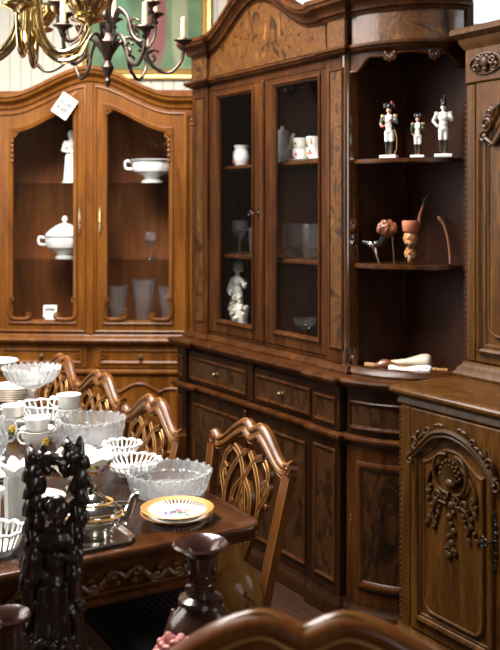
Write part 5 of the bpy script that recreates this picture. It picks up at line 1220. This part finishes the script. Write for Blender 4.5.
# ================================================================== IN THE CHERRY VITRINE
def inC(x, y, z):
    a = -3*pi/180; return (-.955+x*cos(a)-y*sin(a), 5.68+x*sin(a)+y*cos(a), z+.0008)
def tureen(label, loc, s, lid=True):
    t = thing('soup_tureen', label, 'tureen', loc, 0, 'white tureens in the vitrine')
    MB().lathe([(0, 0), (.055*s, 0), (.058*s, .01*s), (.040*s, .025*s), (.050*s, .035*s), (.10*s, .065*s), (.115*s, .10*s), (.112*s, .125*s), (.120*s, .132*s), (.112*s, .134*s), (0, .13*s)] if lid else
      [(0, 0), (.060*s, 0), (.062*s, .01*s), (.040*s, .025*s), (.050*s, .040*s), (.105*s, .065*s), (.115*s, .095*s), (.112*s, .115*s), (.128*s, .130*s), (.122*s, .133*s), (.10*s, .112*s), (0, .06*s)], seg=48, mod=lambda an, i, r, z: (r*(1+.025*abs(cos(6*an))), z)).build('body', M['porcelain'], t)
    for e in (-1, 1): MB().tube(spline([(e*.105*s, 0, .115*s), (e*.150*s, 0, .125*s), (e*.150*s, 0, .085*s), (e*.108*s, 0, .08*s)], 5), .008*s, 8).build('handle', M['porcelain'], t)
    if lid:
        l = MB().lathe([(.113*s, .135*s), (.112*s, .145*s), (.08*s, .175*s), (.04*s, .20*s), (.018*s, .208*s), (0, .209*s)], seg=48, mod=lambda an, i, r, z: (r*(1+.02*abs(cos(6*an))), z)).build('lid', M['porcelain'], t)
        MB().lathe([(0, .207*s), (.010*s, .21*s), (.020*s, .228*s), (.012*s, .248*s), (0, .252*s)], seg=12).build('finial', M['cream'], l)
tureen('lidded white tureen behind the left door of the cherry vitrine', inC(-.20, .14, 1.30), 1.05)
tureen('open white footed tureen on the top shelf behind the right vitrine door', inC(.345, .14, 1.765), 1.08, False)
t = thing('porcelain_statuette', 'tall white statuette on the top shelf behind the left vitrine door', 'figurine', inC(-.155, .12, 1.765), 0.2)
c = MB(); c.ell((0, 0, .30), (.022, .024, .028)); c.ell((0, -.026, .297), (.005, .006, .006)); c.cap((0, 0, .28), (0, 0, .26), .012, .014); c.ell((0, 0, .235), (.038, .026, .032)); c.ell((0, 0, .19), (.030, .024, .04)); c.lathe([(0, 0), (.050, 0), (.046, .05), (.036, .13), (.030, .19), (0, .2)], seg=18)
for e in (-1, 1): c.cap((e*.036, 0, .25), (e*.050, -.012, .20), .013, .011); c.cap((e*.050, -.012, .20), (e*.012, -.034, .19), .011, .009)
c.cap((.03, .0, .25), (.045, -.01, .33), .008, .010)
for i in range(8): c.tube([(-.03+.0085*i, -.022, .17), (-.04+.0115*i, -.04, .01)], [.006, .008], 6)
blob('figure', c, .004, [M['bisque']], t, smooth=3)
MB().lathe([(0, -.0), (.056, 0), (.056, .012), (0, .014)], seg=20).build('base', M['bisque'], t)
goblet('single wine glass on the lower glass shelf behind the right vitrine door', inC(.34, .12, 1.30), 1.0)
for k_, (x, y, s, w) in enumerate(((.135, .12, 1.1, 'left'), (.295, .12, 1.25, 'middle'), (.45, .12, 1.1, 'right'))):
    t = thing('crystal_vase', 'cut crystal vase at the bottom of the right vitrine door, %s of three' % w, 'vase', inC(x, y, .83), 0, 'crystal vases in the vitrine')
    MB().lathe([(0, 0), (.035*s, 0), (.040*s, .012), (.036*s, .09*s), (.046*s, .20*s), (.058*s, .27*s), (.053*s, .27*s), (.041*s, .20*s), (.030*s, .09*s), (0, .03)], seg=72, mod=lambda an, i, r, z: (r*(1+(.06*abs(cos(6*an)) if 1 < i < 6 else 0)), z+(.006*cos(12*an) if i in (5, 6) else 0))).build('glass', M['crystal_far'], t)
def tag_card(name, label, loc, rot, w, h, lines, hang=None):
    t = thing(name, label, 'price tag', loc); t.rotation_euler = rot
    MB().box(-w/2, w/2, -.0008, .0008, -h/2, h/2).build('card', M['paper'], t)
    b = MB()
    for j in range(lines):
        x = -w*.36
        while x < w*.32:
            l = w*random.uniform(.05, .11); z = h*(.14-.30*j)+random.uniform(-.002, .002); b.box(x, x+l, -.0012, -.0007, z-h*.12, z+h*.10); x += l+w*.03
    if lines: b.build('handwriting', M['ink'], t)
    if hang: MB().tube([(0, 0, h/2-.002), (.002, .012, h/2+hang)], .0009, 5).build('string', M['paper'], t)
tag_card('price_tag', 'white handwritten price tag hanging from the left vitrine door', inC(-.145, -.085, 2.218), (0, .6, 0), .105, .135, 2, .05)
tag_card('price_card', 'small white price card standing at the bottom of the left vitrine door', inC(-.255, .0, .987), (-.1, 0, 0), .082, .075, 1)
MB_ = [o for o in C.objects if o.name == 'price_card'][0]
MB().box(-.03, .03, .001, .02, -.127, -.037).build('stand', M['paper'], MB_)

# ================================================================== CHANDELIERS
def chandelier_brass():
    t = thing('brass_chandelier', 'polished brass chandelier with curved arms and fluted cups in the top left corner', 'chandelier', (-.755, 3.2, 2.0), 0)
    Z = lambda z: z-2.0
    MB().lathe([(0, .13), (.014, .14), (.022, .165), (.030, .19), (.020, .215), (.016, .26), (.030, .30), (.045, .34), (.030, .40), (.016, .44), (.022, .50), (.012, .56), (.006, .60), (.006, 1.699)], seg=24).build('stem', M['brass'], t)
    for k_ in range(4):
        a = k_*pi/2+.08; ca, sa = cos(a), sin(a); R = lambda r, z: (r*ca, r*sa, Z(z))
        P = spline([R(.026, 2.40), (R(.030, 2.30)), R(.052, 2.185), R(.105, 2.135), R(.165, 2.155), R(.196, 2.20), R(.200, 2.238)], 6)
        ar = MB(); ar.tube(P, [.0145-.00012*i for i in range(len(P))], 12); arm = ar.build('arm', M['brass'], t)
        Q = spline([R(.028, 2.215), R(.055, 2.150), R(.110, 2.108), R(.168, 2.125), R(.198, 2.18)], 6)
        MB().tube(Q, .0095, 9).build('lower_strand', M['brass'], arm)
        MB().lathe([(0, .227), (.012, .229), (.020, .237), (.056, .249), (.058, .255), (.050, .257), (.040, .261), (.048, .270), (.072, .310), (.070, .337), (.066, .337), (.060, .310), (0, .275)], (.2*ca, .2*sa, 0), 48, lambda an, i, r, z: (r*(1+(.05*cos(16*an) if i in (4, 5, 8, 9, 10) else 0)), z)).build('fluted_cup', M['brass'], arm)
        MB().lathe([(0, .275), (.016, .275), (.016, .395), (0, .395)], (.2*ca, .2*sa, 0), 14).build('candle_sleeve', M['candle'], arm)
    for k_ in range(6):
        a = k_*pi/3+.06; b = MB(); b.tube([(.02*cos(a), .02*sin(a), .40), (.045*cos(a+.2), .045*sin(a+.2), .33), (.040*cos(a+.1), .04*sin(a+.1), .28)], [.006, .004, .007], 7); b.build('leaf', M['brass'], t)
chandelier_brass()
def chandelier_bronze():
    t = thing('bronze_chandelier', 'dark bronze two-tier candle chandelier hanging before the cherry vitrine', 'chandelier', (-.65, 4.3, 2.1), 0)
    MB().lathe([(0, .055), (.010, .07), (.016, .09), (.008, .105), (.022, .13), (.030, .15), (.014, .18), (.026, .21), (.050, .245), (.055, .265), (.040, .29), (.018, .31), (.026, .34), (.014, .38), (.020, .44), (.030, .47), (.012, .52), (.006, .56), (.006, 1.599)], seg=24).build('stem', M['bronze'], t)
    def arms(n, a0, R, z0, dz, nm):
        for k_ in range(n):
            a = a0+2*pi*k_/n; ca, sa = cos(a), sin(a); P3 = lambda r, z: (r*ca, r*sa, z)
            P = spline([P3(.03, z0), P3(.26*R, z0+.055), P3(.46*R, z0+.015), P3(.58*R, z0-.07), P3(.80*R, z0-.105), P3(.97*R, z0-.05), P3(R, z0+dz)], 5)
            arm = MB().tube(P, .0085, 8).build('arm', M['bronze'], t)
            b = MB(); b.tube([P3(.58*R+.040*(1-.8*i/14)*cos(.6+i*.5), z0-.035+.040*(1-.8*i/14)*sin(.6+i*.5)) for i in range(15)], [.006]*12+[.007, .008, .009], 7); b.build('scroll', M['bronze'], arm)
            MB().lathe([(0, z0+dz-.012), (.010, z0+dz-.008), (.016, z0+dz+.004), (.008, z0+dz+.012), (.012, z0+dz+.022), (.036, z0+dz+.036), (.044, z0+dz+.040), (.042, z0+dz+.044), (.016, z0+dz+.040), (.016, z0+dz+.052), (0, z0+dz+.052)], (R*ca, R*sa, 0), 20).build('drip_pan', M['bronze'], arm)
            MB().lathe([(0, z0+dz+.0525), (.013, z0+dz+.0525), (.012, z0+dz+.145), (.004, z0+dz+.15), (0, z0+dz+.15)], (R*ca, R*sa, 0), 12).build('candle', M['candle'], arm)
    arms(6, .10, .345, .235, .005, 'l'); arms(6, .55, .24, .36, .02, 'u')
chandelier_bronze()

# ================================================================== PAINTINGS ON THE BACK WALL
def painting(label, x0, x1, z0, z1, mat, fw):
    t = thing('painting', label, 'painting', ((x0+x1)/2, Y1-.014, z0)); w = (x1-x0)/2; h = z1-z0
    MB().ring(rect(-w, w, 0, h), [(0, 0), (.0, .03), (.01, .045), (fw*.4, .040), (fw*.6, .025), (fw*.85, .030), (fw, .018), (fw, 0)], flat(0)).build('frame', M['frame_gold'], t)
    MB().box(-w+fw-.004, w-fw+.004, -.012, -.002, fw-.004, h-fw+.004).build('canvas', mat, t)
M['frame_gold'] = plain('frame_gold', (.55, .33, .10), .35, metal=.6)
def canvas(name, bg, blobs):
    m, t, p, L = nt(name); tc = t.nodes.new('ShaderNodeTexCoord'); n = t.nodes.new('ShaderNodeTexNoise'); n.inputs['Scale'].default_value = 5; n.inputs['Detail'].default_value = 5; L(tc.outputs['Object'], n.inputs[0])
    r = ramp(t, bg); L(n.outputs['Fac'], r.inputs[0]); cur = r.outputs[0]
    for (x, z, sx, sz, col) in blobs:
        mp = t.nodes.new('ShaderNodeMapping'); mp.vector_type = 'TEXTURE'; mp.inputs['Location'].default_value = (x, 0, z); mp.inputs['Scale'].default_value = (sx, 1, sz); L(tc.outputs['Object'], mp.inputs[0])
        g = t.nodes.new('ShaderNodeTexGradient'); g.gradient_type = 'SPHERICAL'; L(mp.outputs[0], g.inputs[0])
        rr = ramp(t, [(.05, (0, 0, 0)), (.35, (1, 1, 1))]); L(g.outputs['Fac'], rr.inputs[0])
        mx = t.nodes.new('ShaderNodeMix'); mx.data_type = 'RGBA'; L(rr.outputs[0], mx.inputs[0]); L(cur, mx.inputs[6]); mx.inputs[7].default_value = (*col, 1); cur = mx.outputs[2]
    L(cur, p.inputs['Base Color']); p.inputs['Roughness'].default_value = .5; return m
cg = canvas('green_canvas', [(.3, (.03, .10, .03)), (.5, (.07, .17, .05)), (.7, (.16, .25, .09))], [(.08, .42, .09, .40, (.22, .025, .02)), (.24, .40, .07, .42, (.30, .32, .16)), (-.2, .4, .12, .3, (.10, .30, .14))])
painting('gold framed green painting with red and pale figures above the cherry vitrine', -1.20, -.265, 2.51, 3.45, cg, .075)
cd = canvas('dark_canvas', [(.3, (.05, .05, .06)), (.6, (.12, .12, .13)), (.8, (.25, .2, .1))], [(.0, .3, .12, .3, (.45, .30, .08))])
painting('darker gold framed painting half hidden behind the walnut pediment', -.16, .05, 2.60, 3.35, cd, .03)
